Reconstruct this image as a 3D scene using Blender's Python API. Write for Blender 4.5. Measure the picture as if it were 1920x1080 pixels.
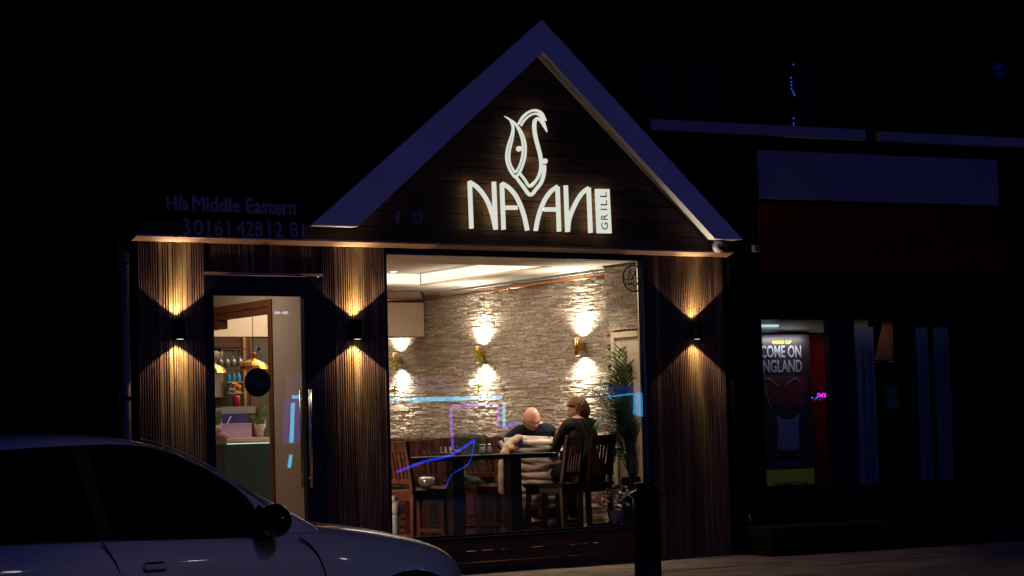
import bpy, bmesh, math, random
from mathutils import Vector, Matrix, noise
random.seed(7)
R_ = math.radians
sc = bpy.context.scene
for o in list(bpy.data.objects): bpy.data.objects.remove(o)
PI = math.pi

# ------------------------------------------------------------------ camera
F_PX, ROLL, EYE = 3750.0, 0.027, 1.33
CAM = Vector((-10.237, -15.335, EYE))
psi = R_(32.65); pitch = math.atan(254 * math.cos(ROLL) / F_PX)
FW = Vector((math.sin(psi) * math.cos(pitch), math.cos(psi) * math.cos(pitch), math.sin(pitch)))
r0 = Vector((math.cos(psi), -math.sin(psi), 0)); u0 = r0.cross(FW)
RT = (math.cos(ROLL) * r0 - math.sin(ROLL) * u0).normalized()
UP = (math.sin(ROLL) * r0 + math.cos(ROLL) * u0).normalized()
cd = bpy.data.cameras.new('camera'); cam = bpy.data.objects.new('camera', cd)
sc.collection.objects.link(cam); sc.camera = cam
cd.sensor_width = 36; cd.lens = F_PX / 1920 * 36; cd.clip_start = 0.1; cd.clip_end = 500
m = Matrix.Identity(4)
for i in range(3):
    m[i][0] = RT[i]; m[i][1] = UP[i]; m[i][2] = -FW[i]; m[i][3] = CAM[i]
cam.matrix_world = m

# ------------------------------------------------------------------ world, night sky, street light
w = bpy.data.worlds.new('World'); sc.world = w; w.use_nodes = True
nt = w.node_tree; bg = nt.nodes['Background']
sky = nt.nodes.new('ShaderNodeTexSky'); sky.sky_type = 'NISHITA'; sky.sun_disc = False
sky.sun_elevation = R_(-7); sky.sun_rotation = R_(190)
nt.links.new(sky.outputs[0], bg.inputs[0]); bg.inputs[1].default_value = 0.05
sd = bpy.data.lights.new('street_glow', 'SUN'); sd.energy = 0.175; sd.angle = R_(12); sd.color = (0.115, 0.105, 1.0)
sun = bpy.data.objects.new('street_glow', sd); sc.collection.objects.link(sun)
sdir = Vector((-0.18, -1.0, 0.50)).normalized()      # direction towards the light
sun.rotation_euler = sdir.to_track_quat('Z', 'Y').to_euler()
sc.view_settings.view_transform = 'Standard'; sc.view_settings.look = 'None'
sc.view_settings.exposure = 0; sc.view_settings.gamma = 1
sc.render.engine = 'CYCLES'
sc.cycles.use_denoising = True
sc.cycles.max_bounces = 8; sc.cycles.transparent_max_bounces = 16
sc.cycles.sample_clamp_indirect = 4.0
sc.cycles.caustics_reflective = False; sc.cycles.caustics_refractive = False

# ------------------------------------------------------------------ helpers
def ray(x, y): return (FW * F_PX + RT * (x - 960) - UP * (y - 540)).normalized()
def S(x, y, Y=0.0):
    d = ray(x, y); return CAM + d * ((Y - CAM.y) / d.y)
def SX(x, y, X):
    d = ray(x, y); return CAM + d * ((X - CAM.x) / d.x)
def lin(c):
    return tuple(((v / 255) / 12.92 if v / 255 <= 0.04045 else ((v / 255 + 0.055) / 1.055) ** 2.4) for v in c)

def tag(o, label=None, cat=None, group=None, kind=None):
    if label: o['label'] = label
    if cat: o['category'] = cat
    if group: o['group'] = group
    if kind: o['kind'] = kind
    return o
def empty(name, loc=(0, 0, 0), rz=0.0):
    o = bpy.data.objects.new(name, None); sc.collection.objects.link(o)
    o.empty_display_size = 0.1; o.location = loc; o.rotation_euler = (0, 0, rz); return o
def copy_tree(o, parent=None):
    c = o.copy(); sc.collection.objects.link(c); c.parent = parent
    for ch in list(o.children): copy_tree(ch, c)
    return c

class MB:
    def __init__(s, M=None): s.bm = bmesh.new(); s.M = M; s.mi = 0
    def face(s, vs, mi=None):
        v = [s.bm.verts.new(p) for p in vs]
        f = s.bm.faces.new(v); f.material_index = s.mi if mi is None else mi; return f
    def box(s, x0, x1, y0, y1, z0, z1, bev=0.0, mi=None):
        r = bmesh.ops.create_cube(s.bm, size=1)
        for v in r['verts']:
            v.co = Vector(((x0 + x1) / 2 + v.co.x * (x1 - x0), (y0 + y1) / 2 + v.co.y * (y1 - y0), (z0 + z1) / 2 + v.co.z * (z1 - z0)))
        fs = {f for v in r['verts'] for f in v.link_faces}
        for f in fs: f.material_index = s.mi if mi is None else mi
        if bev > 0:
            es = list({e for v in r['verts'] for e in v.link_edges})
            b = bmesh.ops.bevel(s.bm, geom=es, offset=bev, segments=2, profile=0.5, affect='EDGES')
            for f in b['faces']: f.material_index = s.mi if mi is None else mi
        return s
    def obox(s, c, ax, ay, az, sx, sy, sz, bev=0.0):
        """box with its own axes"""
        r = bmesh.ops.create_cube(s.bm, size=1)
        for v in r['verts']: v.co = Vector(c) + ax * (v.co.x * sx) + ay * (v.co.y * sy) + az * (v.co.z * sz)
        for f in {f for v in r['verts'] for f in v.link_faces}: f.material_index = s.mi
        if bev > 0:
            es = list({e for v in r['verts'] for e in v.link_edges})
            bmesh.ops.bevel(s.bm, geom=es, offset=bev, segments=2, profile=0.5, affect='EDGES')
        return s
    def bar(s, a, b, wx, wy, up=Vector((0, 0, 1)), bev=0.0):
        a = Vector(a); b = Vector(b); d = (b - a); L = d.length; d.normalize()
        x = d.cross(up)
        if x.length < 1e-4: x = Vector((1, 0, 0))
        x.normalize(); y = x.cross(d)
        return s.obox((a + b) / 2, x, y, d, wx, wy, L, bev)
    def prism(s, pts, n, t):
        """planar polygon pts extruded by vector n*t"""
        n = Vector(n) * t; pts = [Vector(p) for p in pts]
        a = [s.bm.verts.new(p) for p in pts]; b = [s.bm.verts.new(p + n) for p in pts]
        fs = [s.bm.faces.new(a), s.bm.faces.new(b[::-1])]
        k = len(a)
        for i in range(k): fs.append(s.bm.faces.new((a[(i + 1) % k], a[i], b[i], b[(i + 1) % k])))
        for f in fs: f.material_index = s.mi
        return s
    def tube(s, pts, r, seg=8, r2=None, cap=True):
        pts = [Vector(p) for p in pts]; n = len(pts); rings = []
        prev = None
        for i, p in enumerate(pts):
            t = (pts[min(i + 1, n - 1)] - pts[max(i - 1, 0)])
            if t.length < 1e-9: t = Vector((0, 0, 1))
            t.normalize()
            if prev is None:
                x = t.cross(Vector((0.13, 0.2, 1)))
                if x.length < 1e-3: x = t.cross(Vector((1, 0, 0)))
            else: x = prev - t * prev.dot(t)
            x.normalize(); prev = x; y = t.cross(x)
            rr = r if r2 is None else r + (r2 - r) * i / (n - 1)
            if isinstance(r, (list, tuple)): rr = r[i]
            rings.append([s.bm.verts.new(p + (x * math.cos(a) + y * math.sin(a)) * rr) for a in [2 * PI * k / seg for k in range(seg)]])
        fs = []
        for i in range(n - 1):
            for k in range(seg):
                fs.append(s.bm.faces.new((rings[i][k], rings[i][(k + 1) % seg], rings[i + 1][(k + 1) % seg], rings[i + 1][k])))
        if cap: fs += [s.bm.faces.new(rings[0][::-1]), s.bm.faces.new(rings[-1])]
        for f in fs: f.material_index = s.mi; f.smooth = True
        return s
    def lathe(s, prof, c=(0, 0, 0), seg=20, axis='Z', smooth=True):
        c = Vector(c); rings = []
        for r, z in prof:
            ring = []
            for k in range(seg):
                a = 2 * PI * k / seg
                v = Vector((r * math.cos(a), r * math.sin(a), z))
                if axis == 'Y': v = Vector((v.x, -v.z, v.y))
                if axis == 'X': v = Vector((v.z, v.x, v.y))
                ring.append(s.bm.verts.new(c + v))
            rings.append(ring)
        for i in range(len(rings) - 1):
            for k in range(seg):
                f = s.bm.faces.new((rings[i][k], rings[i][(k + 1) % seg], rings[i + 1][(k + 1) % seg], rings[i + 1][k]))
                f.smooth = smooth; f.material_index = s.mi
        for ring in (rings[0][::-1], rings[-1]):
            f = s.bm.faces.new(ring); f.material_index = s.mi
        return s
    def ball(s, c, r, sub=2, sx=1, sy=1, sz=1):
        q = bmesh.ops.create_icosphere(s.bm, subdivisions=sub, radius=r)
        for v in q['verts']:
            v.co = Vector((v.co.x * sx, v.co.y * sy, v.co.z * sz)) + Vector(c)
            for f in v.link_faces: f.smooth = True; f.material_index = s.mi
        return s
    def build(s, name, mat, parent=None, smooth=False, fix=True):
        if s.M is not None: s.bm.transform(s.M)
        if fix: bmesh.ops.recalc_face_normals(s.bm, faces=s.bm.faces)
        me = bpy.data.meshes.new(name); s.bm.to_mesh(me); s.bm.free()
        for mt in (mat if isinstance(mat, (list, tuple)) else [mat]): me.materials.append(mt)
        if smooth:
            for p in me.polygons: p.use_smooth = True
        o = bpy.data.objects.new(name, me); sc.collection.objects.link(o)
        if parent:
            o.parent = parent
            o.matrix_parent_inverse = parent_inv(parent)
        return o
def parent_inv(p):
    M = Matrix.Identity(4)
    q = p
    chain = []
    while q: chain.append(q); q = q.parent
    for q in reversed(chain): M = M @ q.matrix_parent_inverse @ q.matrix_basis
    return M.inverted()
def local(o):
    """child given in its parent's own coordinates"""
    o.matrix_parent_inverse = Matrix.Identity(4); return o

def bake(o):
    dg = bpy.context.evaluated_depsgraph_get(); dg.update()
    me = bpy.data.meshes.new_from_object(o.evaluated_get(dg), depsgraph=dg)
    bpy.data.objects.remove(o); return me
def text_bm(body, origin, right, up, width, height, depth=0.004, bold=0.0, align='L', space=1.0):
    """lettering fitted to a box, in a plane; depth grows against (right x up)"""
    cu = bpy.data.curves.new('t', 'FONT'); cu.body = body; cu.offset = bold; cu.space_character = space; cu.resolution_u = 3
    cu.extrude = 0.5
    o = bpy.data.objects.new('t', cu); sc.collection.objects.link(o)
    me = bake(o); b = bmesh.new(); b.from_mesh(me); bpy.data.meshes.remove(me)
    xs = [v.co.x for v in b.verts]; ys = [v.co.y for v in b.verts]
    x0, x1, y0, y1 = min(xs), max(xs), min(ys), max(ys)
    right = Vector(right).normalized(); up = Vector(up).normalized(); nrm = right.cross(up)
    for v in b.verts:
        v.co = Vector(origin) + right * ((v.co.x - x0) / (x1 - x0) * width) + up * ((v.co.y - y0) / (y1 - y0) * height) + nrm * ((v.co.z + 0.5) * depth)
    return b
def text_obj(name, body, mat, parent, *a, **k):
    mb = MB(); mb.bm.free(); mb.bm = text_bm(body, *a, **k); return mb.build(name, mat, parent)

# ------------------------------------------------------------------ materials
def mat(name, col=(0.5, 0.5, 0.5), rough=0.6, metal=0.0, emit=None, es=1.0, bump=0.0, bscale=40.0, var=0.0, vscale=6.0, stretch=(1, 1, 1), coat=0.0, spec=0.5, sheen=0.0):
    mt = bpy.data.materials.new(name); mt.use_nodes = True
    n = mt.node_tree.nodes; l = mt.node_tree.links; p = n['Principled BSDF']
    p.inputs['Base Color'].default_value = (*col, 1); p.inputs['Roughness'].default_value = rough
    p.inputs['Metallic'].default_value = metal; p.inputs['Coat Weight'].default_value = coat
    p.inputs['Specular IOR Level'].default_value = spec; p.inputs['Sheen Weight'].default_value = sheen
    if emit: p.inputs['Emission Color'].default_value = (*emit, 1); p.inputs['Emission Strength'].default_value = es
    if var or bump:
        tc = n.new('ShaderNodeTexCoord'); mp = n.new('ShaderNodeMapping'); mp.inputs['Scale'].default_value = stretch
        l.new(tc.outputs['Object'], mp.inputs[0])
    if var:
        nz = n.new('ShaderNodeTexNoise'); nz.inputs['Scale'].default_value = vscale; nz.inputs['Detail'].default_value = 6
        l.new(mp.outputs[0], nz.inputs[0])
        rp = n.new('ShaderNodeValToRGB'); rp.color_ramp.elements[0].position = 0.3; rp.color_ramp.elements[1].position = 0.7
        rp.color_ramp.elements[0].color = (*[c * (1 - var) for c in col], 1); rp.color_ramp.elements[1].color = (*[min(1, c * (1 + var)) for c in col], 1)
        l.new(nz.outputs[0], rp.inputs[0]); l.new(rp.outputs[0], p.inputs['Base Color'])
    if bump:
        n2 = n.new('ShaderNodeTexNoise'); n2.inputs['Scale'].default_value = bscale; n2.inputs['Detail'].default_value = 5
        l.new(mp.outputs[0], n2.inputs[0]); bp = n.new('ShaderNodeBump'); bp.inputs['Strength'].default_value = bump; bp.inputs['Distance'].default_value = 0.01
        l.new(n2.outputs[0], bp.inputs['Height']); l.new(bp.outputs[0], p.inputs['Normal'])
    return mt
def wood(name, c0, c1, rough=0.6, axis='Z', knots=True, bump=0.4, scale=1.0, attr=None):
    """grain along one axis, dark knots"""
    mt = bpy.data.materials.new(name); mt.use_nodes = True
    n = mt.node_tree.nodes; l = mt.node_tree.links; p = n['Principled BSDF']; p.inputs['Roughness'].default_value = rough; p.inputs['Specular IOR Level'].default_value = 0.22
    tc = n.new('ShaderNodeTexCoord'); mp = n.new('ShaderNodeMapping')
    a, b = 26 * scale, 1.6 * scale
    mp.inputs['Scale'].default_value = {'Z': (a, a, b), 'X': (b, a, a), 'Y': (a, b, a)}[axis]
    l.new(tc.outputs['Object'], mp.inputs[0])
    nz = n.new('ShaderNodeTexNoise'); nz.inputs['Scale'].default_value = 1.0; nz.inputs['Detail'].default_value = 8; nz.inputs['Distortion'].default_value = 0.6
    l.new(mp.outputs[0], nz.inputs[0])
    rp = n.new('ShaderNodeValToRGB'); rp.color_ramp.elements[0].position = 0.32; rp.color_ramp.elements[1].position = 0.68
    rp.color_ramp.elements[0].color = (*c0, 1); rp.color_ramp.elements[1].color = (*c1, 1)
    l.new(nz.outputs[0], rp.inputs[0]); out = rp.outputs[0]
    if knots:
        mk = n.new('ShaderNodeMapping'); mk.inputs['Scale'].default_value = {'Z': (7, 7, 2.6), 'X': (2.6, 7, 7), 'Y': (7, 2.6, 7)}[axis]
        l.new(tc.outputs['Object'], mk.inputs[0])
        vo = n.new('ShaderNodeTexVoronoi'); vo.inputs['Scale'].default_value = 1.0; l.new(mk.outputs[0], vo.inputs[0])
        r2 = n.new('ShaderNodeValToRGB'); r2.color_ramp.elements[0].position = 0.05; r2.color_ramp.elements[1].position = 0.13
        r2.color_ramp.elements[0].color = (0.22, 0.2, 0.2, 1); r2.color_ramp.elements[1].color = (1, 1, 1, 1)
        l.new(vo.outputs['Distance'], r2.inputs[0])
        mx = n.new('ShaderNodeMix'); mx.data_type = 'RGBA'; mx.blend_type = 'MULTIPLY'; mx.inputs[0].default_value = 1
        l.new(out, mx.inputs[6]); l.new(r2.outputs[0], mx.inputs[7]); out = mx.outputs[2]
    if attr:
        at = n.new('ShaderNodeAttribute'); at.attribute_name = attr
        mx = n.new('ShaderNodeMix'); mx.data_type = 'RGBA'; mx.blend_type = 'MULTIPLY'; mx.inputs[0].default_value = 1
        l.new(out, mx.inputs[6]); l.new(at.outputs['Color'], mx.inputs[7]); out = mx.outputs[2]
    l.new(out, p.inputs['Base Color'])
    bp = n.new('ShaderNodeBump'); bp.inputs['Strength'].default_value = bump; bp.inputs['Distance'].default_value = 0.004
    l.new(nz.outputs[0], bp.inputs['Height']); l.new(bp.outputs[0], p.inputs['Normal'])
    return mt
def emis(name, col, s):
    mt = bpy.data.materials.new(name); mt.use_nodes = True; n = mt.node_tree.nodes; n.remove(n['Principled BSDF'])
    e = n.new('ShaderNodeEmission'); e.inputs[0].default_value = (*col, 1); e.inputs[1].default_value = s
    mt.node_tree.links.new(e.outputs[0], n['Material Output'].inputs[0]); return mt
def pane_mat(name, refl=0.08, tint=(0.96, 0.98, 0.97)):
    mt = bpy.data.materials.new(name); mt.use_nodes = True; n = mt.node_tree.nodes; l = mt.node_tree.links; n.remove(n['Principled BSDF'])
    t = n.new('ShaderNodeBsdfTransparent'); t.inputs[0].default_value = (*tint, 1)
    g = n.new('ShaderNodeBsdfGlossy'); g.inputs['Roughness'].default_value = 0.0
    x = n.new('ShaderNodeMixShader'); x.inputs[0].default_value = refl
    l.new(t.outputs[0], x.inputs[1]); l.new(g.outputs[0], x.inputs[2]); l.new(x.outputs[0], n['Material Output'].inputs[0]); return mt

M = {}
M['clad'] = wood('ribbed timber', (0.075, 0.040, 0.025), (0.26, 0.155, 0.100), 0.65, 'Z', attr='tone')
M['plank'] = wood('dark charred boards', (0.035, 0.017, 0.010), (0.115, 0.056, 0.032), 0.6, 'X', attr='tone')
M['oak'] = wood('brown oiled timber', (0.10, 0.035, 0.014), (0.21, 0.08, 0.033), 0.45, 'Z', knots=False)
M['darkwood'] = wood('dark walnut panel', (0.035, 0.014, 0.008), (0.085, 0.033, 0.017), 0.45, 'X', knots=False)
M['mahog'] = wood('mahogany stool wood', (0.026, 0.008, 0.004), (0.078, 0.024, 0.012), 0.36, 'Z', knots=False, bump=0.15)
M['tabletop'] = wood('espresso table wood', (0.010, 0.006, 0.004), (0.022, 0.013, 0.009), 0.35, 'X', knots=False, bump=0.1)
M['white'] = mat('white painted board', (0.76, 0.76, 0.76), 0.45, var=0.07, vscale=1.2, bump=0.05, bscale=20)
M['trim'] = mat('oiled trim batten', (0.45, 0.27, 0.17), 0.5, var=0.25, vscale=5, stretch=(0.6, 4, 4))
M['black'] = mat('satin black metal', (0.005, 0.005, 0.006), 0.45, spec=0.15)
M['frame'] = mat('blue black powder coat', (0.006, 0.008, 0.028), 0.45, spec=0.15)
M['pane'] = pane_mat('window glass', 0.085)
M['plaster'] = mat('warm beige plaster', (0.52, 0.42, 0.34), 0.8, bump=0.05, bscale=30)
M['cream'] = mat('cream painted plaster', (0.62, 0.50, 0.38), 0.7)
M['ceil'] = mat('ceiling paint', (0.60, 0.52, 0.43), 0.85)
M['cornice'] = mat('white gloss cornice', (0.55, 0.52, 0.47), 0.5)
M['copper'] = mat('copper pipe', (0.75, 0.26, 0.12), 0.28, 1.0)
M['brass'] = mat('polished brass', (0.70, 0.42, 0.10), 0.24, 1.0)
M['steel'] = mat('brushed steel', (0.55, 0.55, 0.56), 0.25, 1.0)
M['signface'] = emis('lit acrylic face', (0.80, 0.83, 0.74), 0.86)
M['halo'] = emis('warm halo light', (1.0, 0.80, 0.36), 2.2)
M['cove'] = emis('cove light diffuser', (1.0, 0.90, 0.74), 1.35)
M['lens'] = emis('lamp lens', (1.0, 0.93, 0.80), 4.0)
M['signdark'] = mat('unlit sign letters', (0.34, 0.32, 0.30), 0.5)

# stone cladding: colour of each stone comes from a per-face attribute
def stone_mat():
    mt = bpy.data.materials.new('split stone cladding'); mt.use_nodes = True; n = mt.node_tree.nodes; l = mt.node_tree.links; p = n['Principled BSDF']
    p.inputs['Roughness'].default_value = 0.8
    at = n.new('ShaderNodeAttribute'); at.attribute_name = 'tone'
    tc = n.new('ShaderNodeTexCoord'); nz = n.new('ShaderNodeTexNoise'); nz.inputs['Scale'].default_value = 22; nz.inputs['Detail'].default_value = 7
    mp = n.new('ShaderNodeMapping'); mp.inputs['Scale'].default_value = (1, 1, 3); l.new(tc.outputs['Object'], mp.inputs[0]); l.new(mp.outputs[0], nz.inputs[0])
    rp = n.new('ShaderNodeValToRGB'); rp.color_ramp.elements[0].color = (0.55, 0.5, 0.45, 1); rp.color_ramp.elements[1].color = (1.1, 1.1, 1.1, 1)
    rp.color_ramp.elements[0].position = 0.3; rp.color_ramp.elements[1].position = 0.7
    l.new(nz.outputs[0], rp.inputs[0])
    mx = n.new('ShaderNodeMix'); mx.data_type = 'RGBA'; mx.blend_type = 'MULTIPLY'; mx.inputs[0].default_value = 1
    l.new(at.outputs['Color'], mx.inputs[6]); l.new(rp.outputs[0], mx.inputs[7]); l.new(mx.outputs[2], p.inputs['Base Color'])
    bp = n.new('ShaderNodeBump'); bp.inputs['Strength'].default_value = 0.55; bp.inputs['Distance'].default_value = 0.010
    l.new(nz.outputs[0], bp.inputs['Height']); l.new(bp.outputs[0], p.inputs['Normal'])
    return mt
M['stone'] = stone_mat()

def paint_tones(o, fn, per):
    """per-piece tone as colour attribute: `per` faces share one tone"""
    me = o.data; a = me.color_attributes.new('tone', 'FLOAT_COLOR', 'CORNER')
    for pi, p in enumerate(me.polygons):
        c = fn(pi // per)
        for li in p.loop_indices: a.data[li].color = (*c, 1)

def spot(name, loc, target_dir, watts, size, blend, col, parent=None, rad=0.01):
    ld = bpy.data.lights.new(name, 'SPOT'); ld.energy = watts; ld.spot_size = R_(size); ld.spot_blend = blend; ld.color = col; ld.shadow_soft_size = rad
    o = bpy.data.objects.new(name, ld); sc.collection.objects.link(o)
    o.rotation_euler = Vector(target_dir).to_track_quat('-Z', 'Y').to_euler(); o.location = loc
    if parent: o.parent = parent; o.matrix_parent_inverse = parent_inv(parent)
    return o
def arealight(name, loc, direction, watts, sx, sy, col, parent=None):
    ld = bpy.data.lights.new(name, 'AREA'); ld.shape = 'RECTANGLE'; ld.size = sx; ld.size_y = sy; ld.energy = watts; ld.color = col
    o = bpy.data.objects.new(name, ld); sc.collection.objects.link(o)
    o.rotation_euler = Vector(direction).to_track_quat('-Z', 'Y').to_euler(); o.location = loc
    if parent: o.parent = parent; o.matrix_parent_inverse = parent_inv(parent)
    return o

# ================================================================== GROUND
KERB_Y = -4.75
M['slab'] = mat('worn concrete paving', (0.27, 0.215, 0.16), 0.75, bump=0.5, bscale=18, var=0.35, vscale=3)
M['kerb'] = mat('granite kerb', (0.22, 0.21, 0.20), 0.7, bump=0.3, bscale=60, var=0.2)
M['asphalt'] = mat('wet dark asphalt', (0.035, 0.035, 0.038), 0.5, bump=0.5, bscale=120, var=0.3, vscale=2)
mb = MB(); mb.face([(-150, -150, -0.13), (200, -150, -0.13), (200, 200, -0.13), (-150, 200, -0.13)])
tag(mb.build('ground', M['asphalt']), kind='structure')
mb = MB(); mb.box(-60, 90, -14.6, KERB_Y - 0.13, -0.12, -0.10); tag(mb.build('road', M['asphalt']), kind='structure')
mb = MB()
y = KERB_Y; rows = 0
rnd = random.Random(3)
mb.box(-30, 40, KERB_Y, 0.35, -0.12, -0.016)
while y < -0.02:
    y2 = min(y + 0.6, -0.0); x = -14 + (rows % 2) * 0.45
    while x < 16:
        dz = rnd.uniform(-0.004, 0.003)
        mb.box(x + 0.006, x + 0.894, y + 0.006, y2 - 0.006, -0.015, dz, bev=0.004); x += 0.9
    y = y2; rows += 1
tag(mb.build('pavement', M['slab']), kind='structure')
mb = MB()
for i in range(-16, 22): mb.box(i * 0.92 + 0.004, i * 0.92 + 0.916, KERB_Y - 0.13, KERB_Y - 0.003, -0.119, 0.0, bev=0.012)
tag(mb.build('kerb', M['kerb']), kind='structure')

# ================================================================== SHOPFRONT BUILDING
B = empty('restaurant_building', (-1.0, 0.5, 0))
tag(B, 'timber clad restaurant shopfront with white gable boards and lit dining room', 'restaurant')
XL, XR = -4.03, 2.05
ZT = 2.93
# ribbed cladding panels
def ribs(name, x0, x1, z0, z1, yb=0.03, seed=1):
    rn = random.Random(seed); mb = MB(); pitch_ = 0.0212; n = int((x1 - x0) / pitch_); pitch_ = (x1 - x0) / n
    mb.box(x0, x1, yb, yb + 0.04, z0, z1)
    tones = []; cuts = []; i = 0
    while i < n:
        wd_ = 2 if (rn.random() < 0.04 and i + 2 <= n) else 1
        if i % 7 == 3 and rn.random() < 0.18 and i + 3 <= n: wd_ = 3
        cuts.append((i, wd_)); i += wd_
    bid = []
    for i, wd_ in cuts:
        bid.append(i // 7)
        g_ = 0.0030 if wd_ == 1 else 0.0026
        a = x0 + i * pitch_ + g_; b = x0 + (i + wd_) * pitch_ - g_
        yy = rn.uniform(-0.0018, 0.0018)
        # chamfered rib, gently wandering along its height
        segs = 10; prev = None
        for k in range(segs + 1):
            z = z0 + (z1 - z0) * k / segs
            dx = 0.0012 * math.sin(k * 0.9 + i * 0.35 + seed)
            ring = [mb.bm.verts.new(p) for p in ((a + dx, yb, z), (a + dx + 0.002, yb - 0.022 + yy, z), (a + dx + 0.0045, yb - 0.026 + yy, z), (b + dx - 0.0045, yb - 0.026 + yy, z), (b + dx - 0.002, yb - 0.022 + yy, z), (b + dx, yb, z))]
            if prev:
                for q in range(5): mb.bm.faces.new((prev[q], prev[q + 1], ring[q + 1], ring[q]))
            else: mb.bm.faces.new(ring)
            prev = ring
        mb.bm.faces.new(prev[::-1])
    o = mb.build(name, M['clad'], B)
    bt = [rn.uniform(0.62, 1.25) for _ in range(60)]
    per = segs * 5 + 2
    rt = [rn.uniform(0.92, 1.08) for _ in range(n + 1)]
    def f(k, c=[0]): return 1
    me = o.data; a = me.color_attributes.new('tone', 'FLOAT_COLOR', 'CORNER')
    for p in me.polygons:
        if p.index < 6: c = 0.35
        else:
            r = min((p.index - 6) // per, len(bid) - 1); c = bt[bid[r] % 60] * rt[r]
        for li in p.loop_indices: a.data[li].color = (c, c * (0.95 + 0.05 * c), c * 0.98, 1)
    return o
DX0, DX1, DZ = -3.44, -2.343, 2.63       # door opening
WX0, WX1, WZ0, WZ1 = -1.73, 1.085, 0.335, 2.90
ribs('wall_cladding', XL, DX0, 0.0, ZT - 0.02, seed=1)
ribs('wall_cladding', DX0, DX1, DZ + 0.03, ZT - 0.02, yb=0.055, seed=2)
ribs('wall_cladding', DX1, WX0, 0.0, ZT - 0.02, seed=3)
ribs('wall_cladding', WX1 + 0.05, XR, 0.0, ZT - 0.02, seed=4)
mb = MB(); mb.box(DX0, DX1, 0.0, 0.03, DZ + 0.006, DZ + 0.028)
mb.build('door_head_batten', M['trim'], B)
# lit trim along the bottom of the fascia, sloping back underneath
mb = MB()
pts = [(0, -0.09, ZT + 0.016), (0, -0.105, ZT + 0.016), (0, -0.105, ZT), (0, 0.0, ZT - 0.03), (0, 0.03, ZT - 0.03), (0, 0.03, ZT + 0.016)]
mb.prism([(XL - 0.05, p[1], p[2]) for p in pts], (1, 0, 0), XR - XL + 0.10)
mb.build('fascia_trim', M['trim'], B)
# horizontal boards of fascia and gable
APX, APZ = 0.0, 5.05
def halfw(z): return max(0.0, (APZ - z) * 2.2 / (APZ - 3.07))
mb = MB(); z = ZT + 0.018; tones = []; rn = random.Random(11); h = 0.142; nb = 0
while z < APZ - 0.15:
    z2 = z + h - 0.006
    if z < 3.06: a0, a1, b0, b1 = XL - 0.02, XR + 0.02, XL - 0.02, XR + 0.02; z2 = min(z2, 3.07)
    else: a0, a1, b0, b1 = -halfw(z), halfw(z), -halfw(z2), halfw(z2)
    js = [a0] + ([rn.uniform(-1.2, 1.2)] if (a1 - a0) > 2.5 else []) + [a1]
    jt = [b0] + js[1:-1] + [b1]
    for q in range(len(js) - 1):
        yb = rn.uniform(-0.002, 0.002)
        mb.prism([(js[q] + 0.002, -0.075 + yb, z), (js[q + 1] - 0.002, -0.075 + yb, z), (jt[q + 1] - 0.002, -0.075 + yb, z2), (jt[q] + 0.002, -0.075 + yb, z2)], (0, 1, 0), 0.024); nb += 1
    z = z2 + 0.006
o = mb.build('gable_cladding', M['plank'], B)
tn = [(lambda t: (t, t * 0.97, t * 0.93))(rn.uniform(0.55, 1.25)) for _ in range(nb + 1)]
paint_tones(o, lambda k: tn[min(k, nb)], 6)
mb = MB(); mb.prism([(XL - 0.02, -0.045, ZT + 0.018), (XR + 0.02, -0.045, ZT + 0.018), (XR + 0.02, -0.045, 3.07), (2.15, -0.045, 3.07), (0, -0.045, APZ - 0.1), (-2.15, -0.045, 3.07), (XL - 0.02, -0.045, 3.07)], (0, 1, 0), 0.10)
mb.build('gable_backing', M['black'], B)
# white bargeboards
YB = -0.21
def bp(x, y): q = S(x, y, YB); return Vector((q.x, YB, q.z))
la = bp(1016, 37); li_ = bp(1018, 98)
ax = (la.x + li_.x) / 2; la.x = li_.x = ax
lo, lin_ = bp(584, 422), bp(671, 423)
ro, rin = bp(1393, 451), bp(1341, 448)
zb = (lo.z + ro.z + rin.z + lin_.z) / 4
for q in (lo, lin_, ro, rin): q.z = zb
D_ = 0.150
M['slate'] = mat('dark slate roof', (0.012, 0.012, 0.013), 0.8, bump=0.3, bscale=12, spec=0.1)
for side in (0, 1):
    o_, i_ = (lo, lin_) if side == 0 else (ro, rin)
    sx = -1 if side == 0 else 1
    s_ = Vector((0.002 * sx, 0, 0))
    mb = MB(); mb.prism([o_, i_, li_ + s_, la + s_], (0, 1, 0), 0.018)
    BBD = mb.build('bargeboard', M['white'], B)
    # white soffit boards behind the bargeboard: under the slope and under its foot
    d = (li_ - i_).normalized(); n_ = Vector((-d.z, 0, d.x)) * (1 if side else -1)
    if n_.z < 0: n_ = -n_
    bk_ = Vector((0, 0.0185, 0))
    mb = MB(); mb.prism([i_ + bk_, li_ + s_ + bk_, li_ + s_ + bk_ + n_ * 0.012, i_ + bk_ + n_ * 0.012], (0, 1, 0), D_ - 0.02)
    mb.build('soffit', M['white'], B)
    ou = o_ + (i_ - o_) * 0.06
    mb = MB(); mb.prism([ou + bk_, i_ - (i_ - o_) * 0.02 + bk_, i_ - (i_ - o_) * 0.02 + bk_ + Vector((0, 0, 0.010)), ou + bk_ + Vector((0, 0, 0.010))], (0, 1, 0), D_ - 0.02)
    mb.build('soffit_foot', M['white'], B)
mb = MB()
for sx, o_, i_ in ((-1, lo, lin_), (1, ro, rin)):
    up_ = Vector((0, 0, 0.013)); nn = Vector((0.015 * -sx, 0, 0))
    pr_ = [o_ + up_ + nn * 2, i_ + up_ + Vector((-0.012 * -sx, 0, 0)) , li_ + Vector((sx * 0.003, 0, 0.022)), la + Vector((sx * 0.003, 0, -0.02))]
    mb.prism([p + Vector((0, 0.0186, 0)) for p in pr_], (0, 1, 0), 0.9)
mb.build('gable_roof', M['slate'], B)
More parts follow.
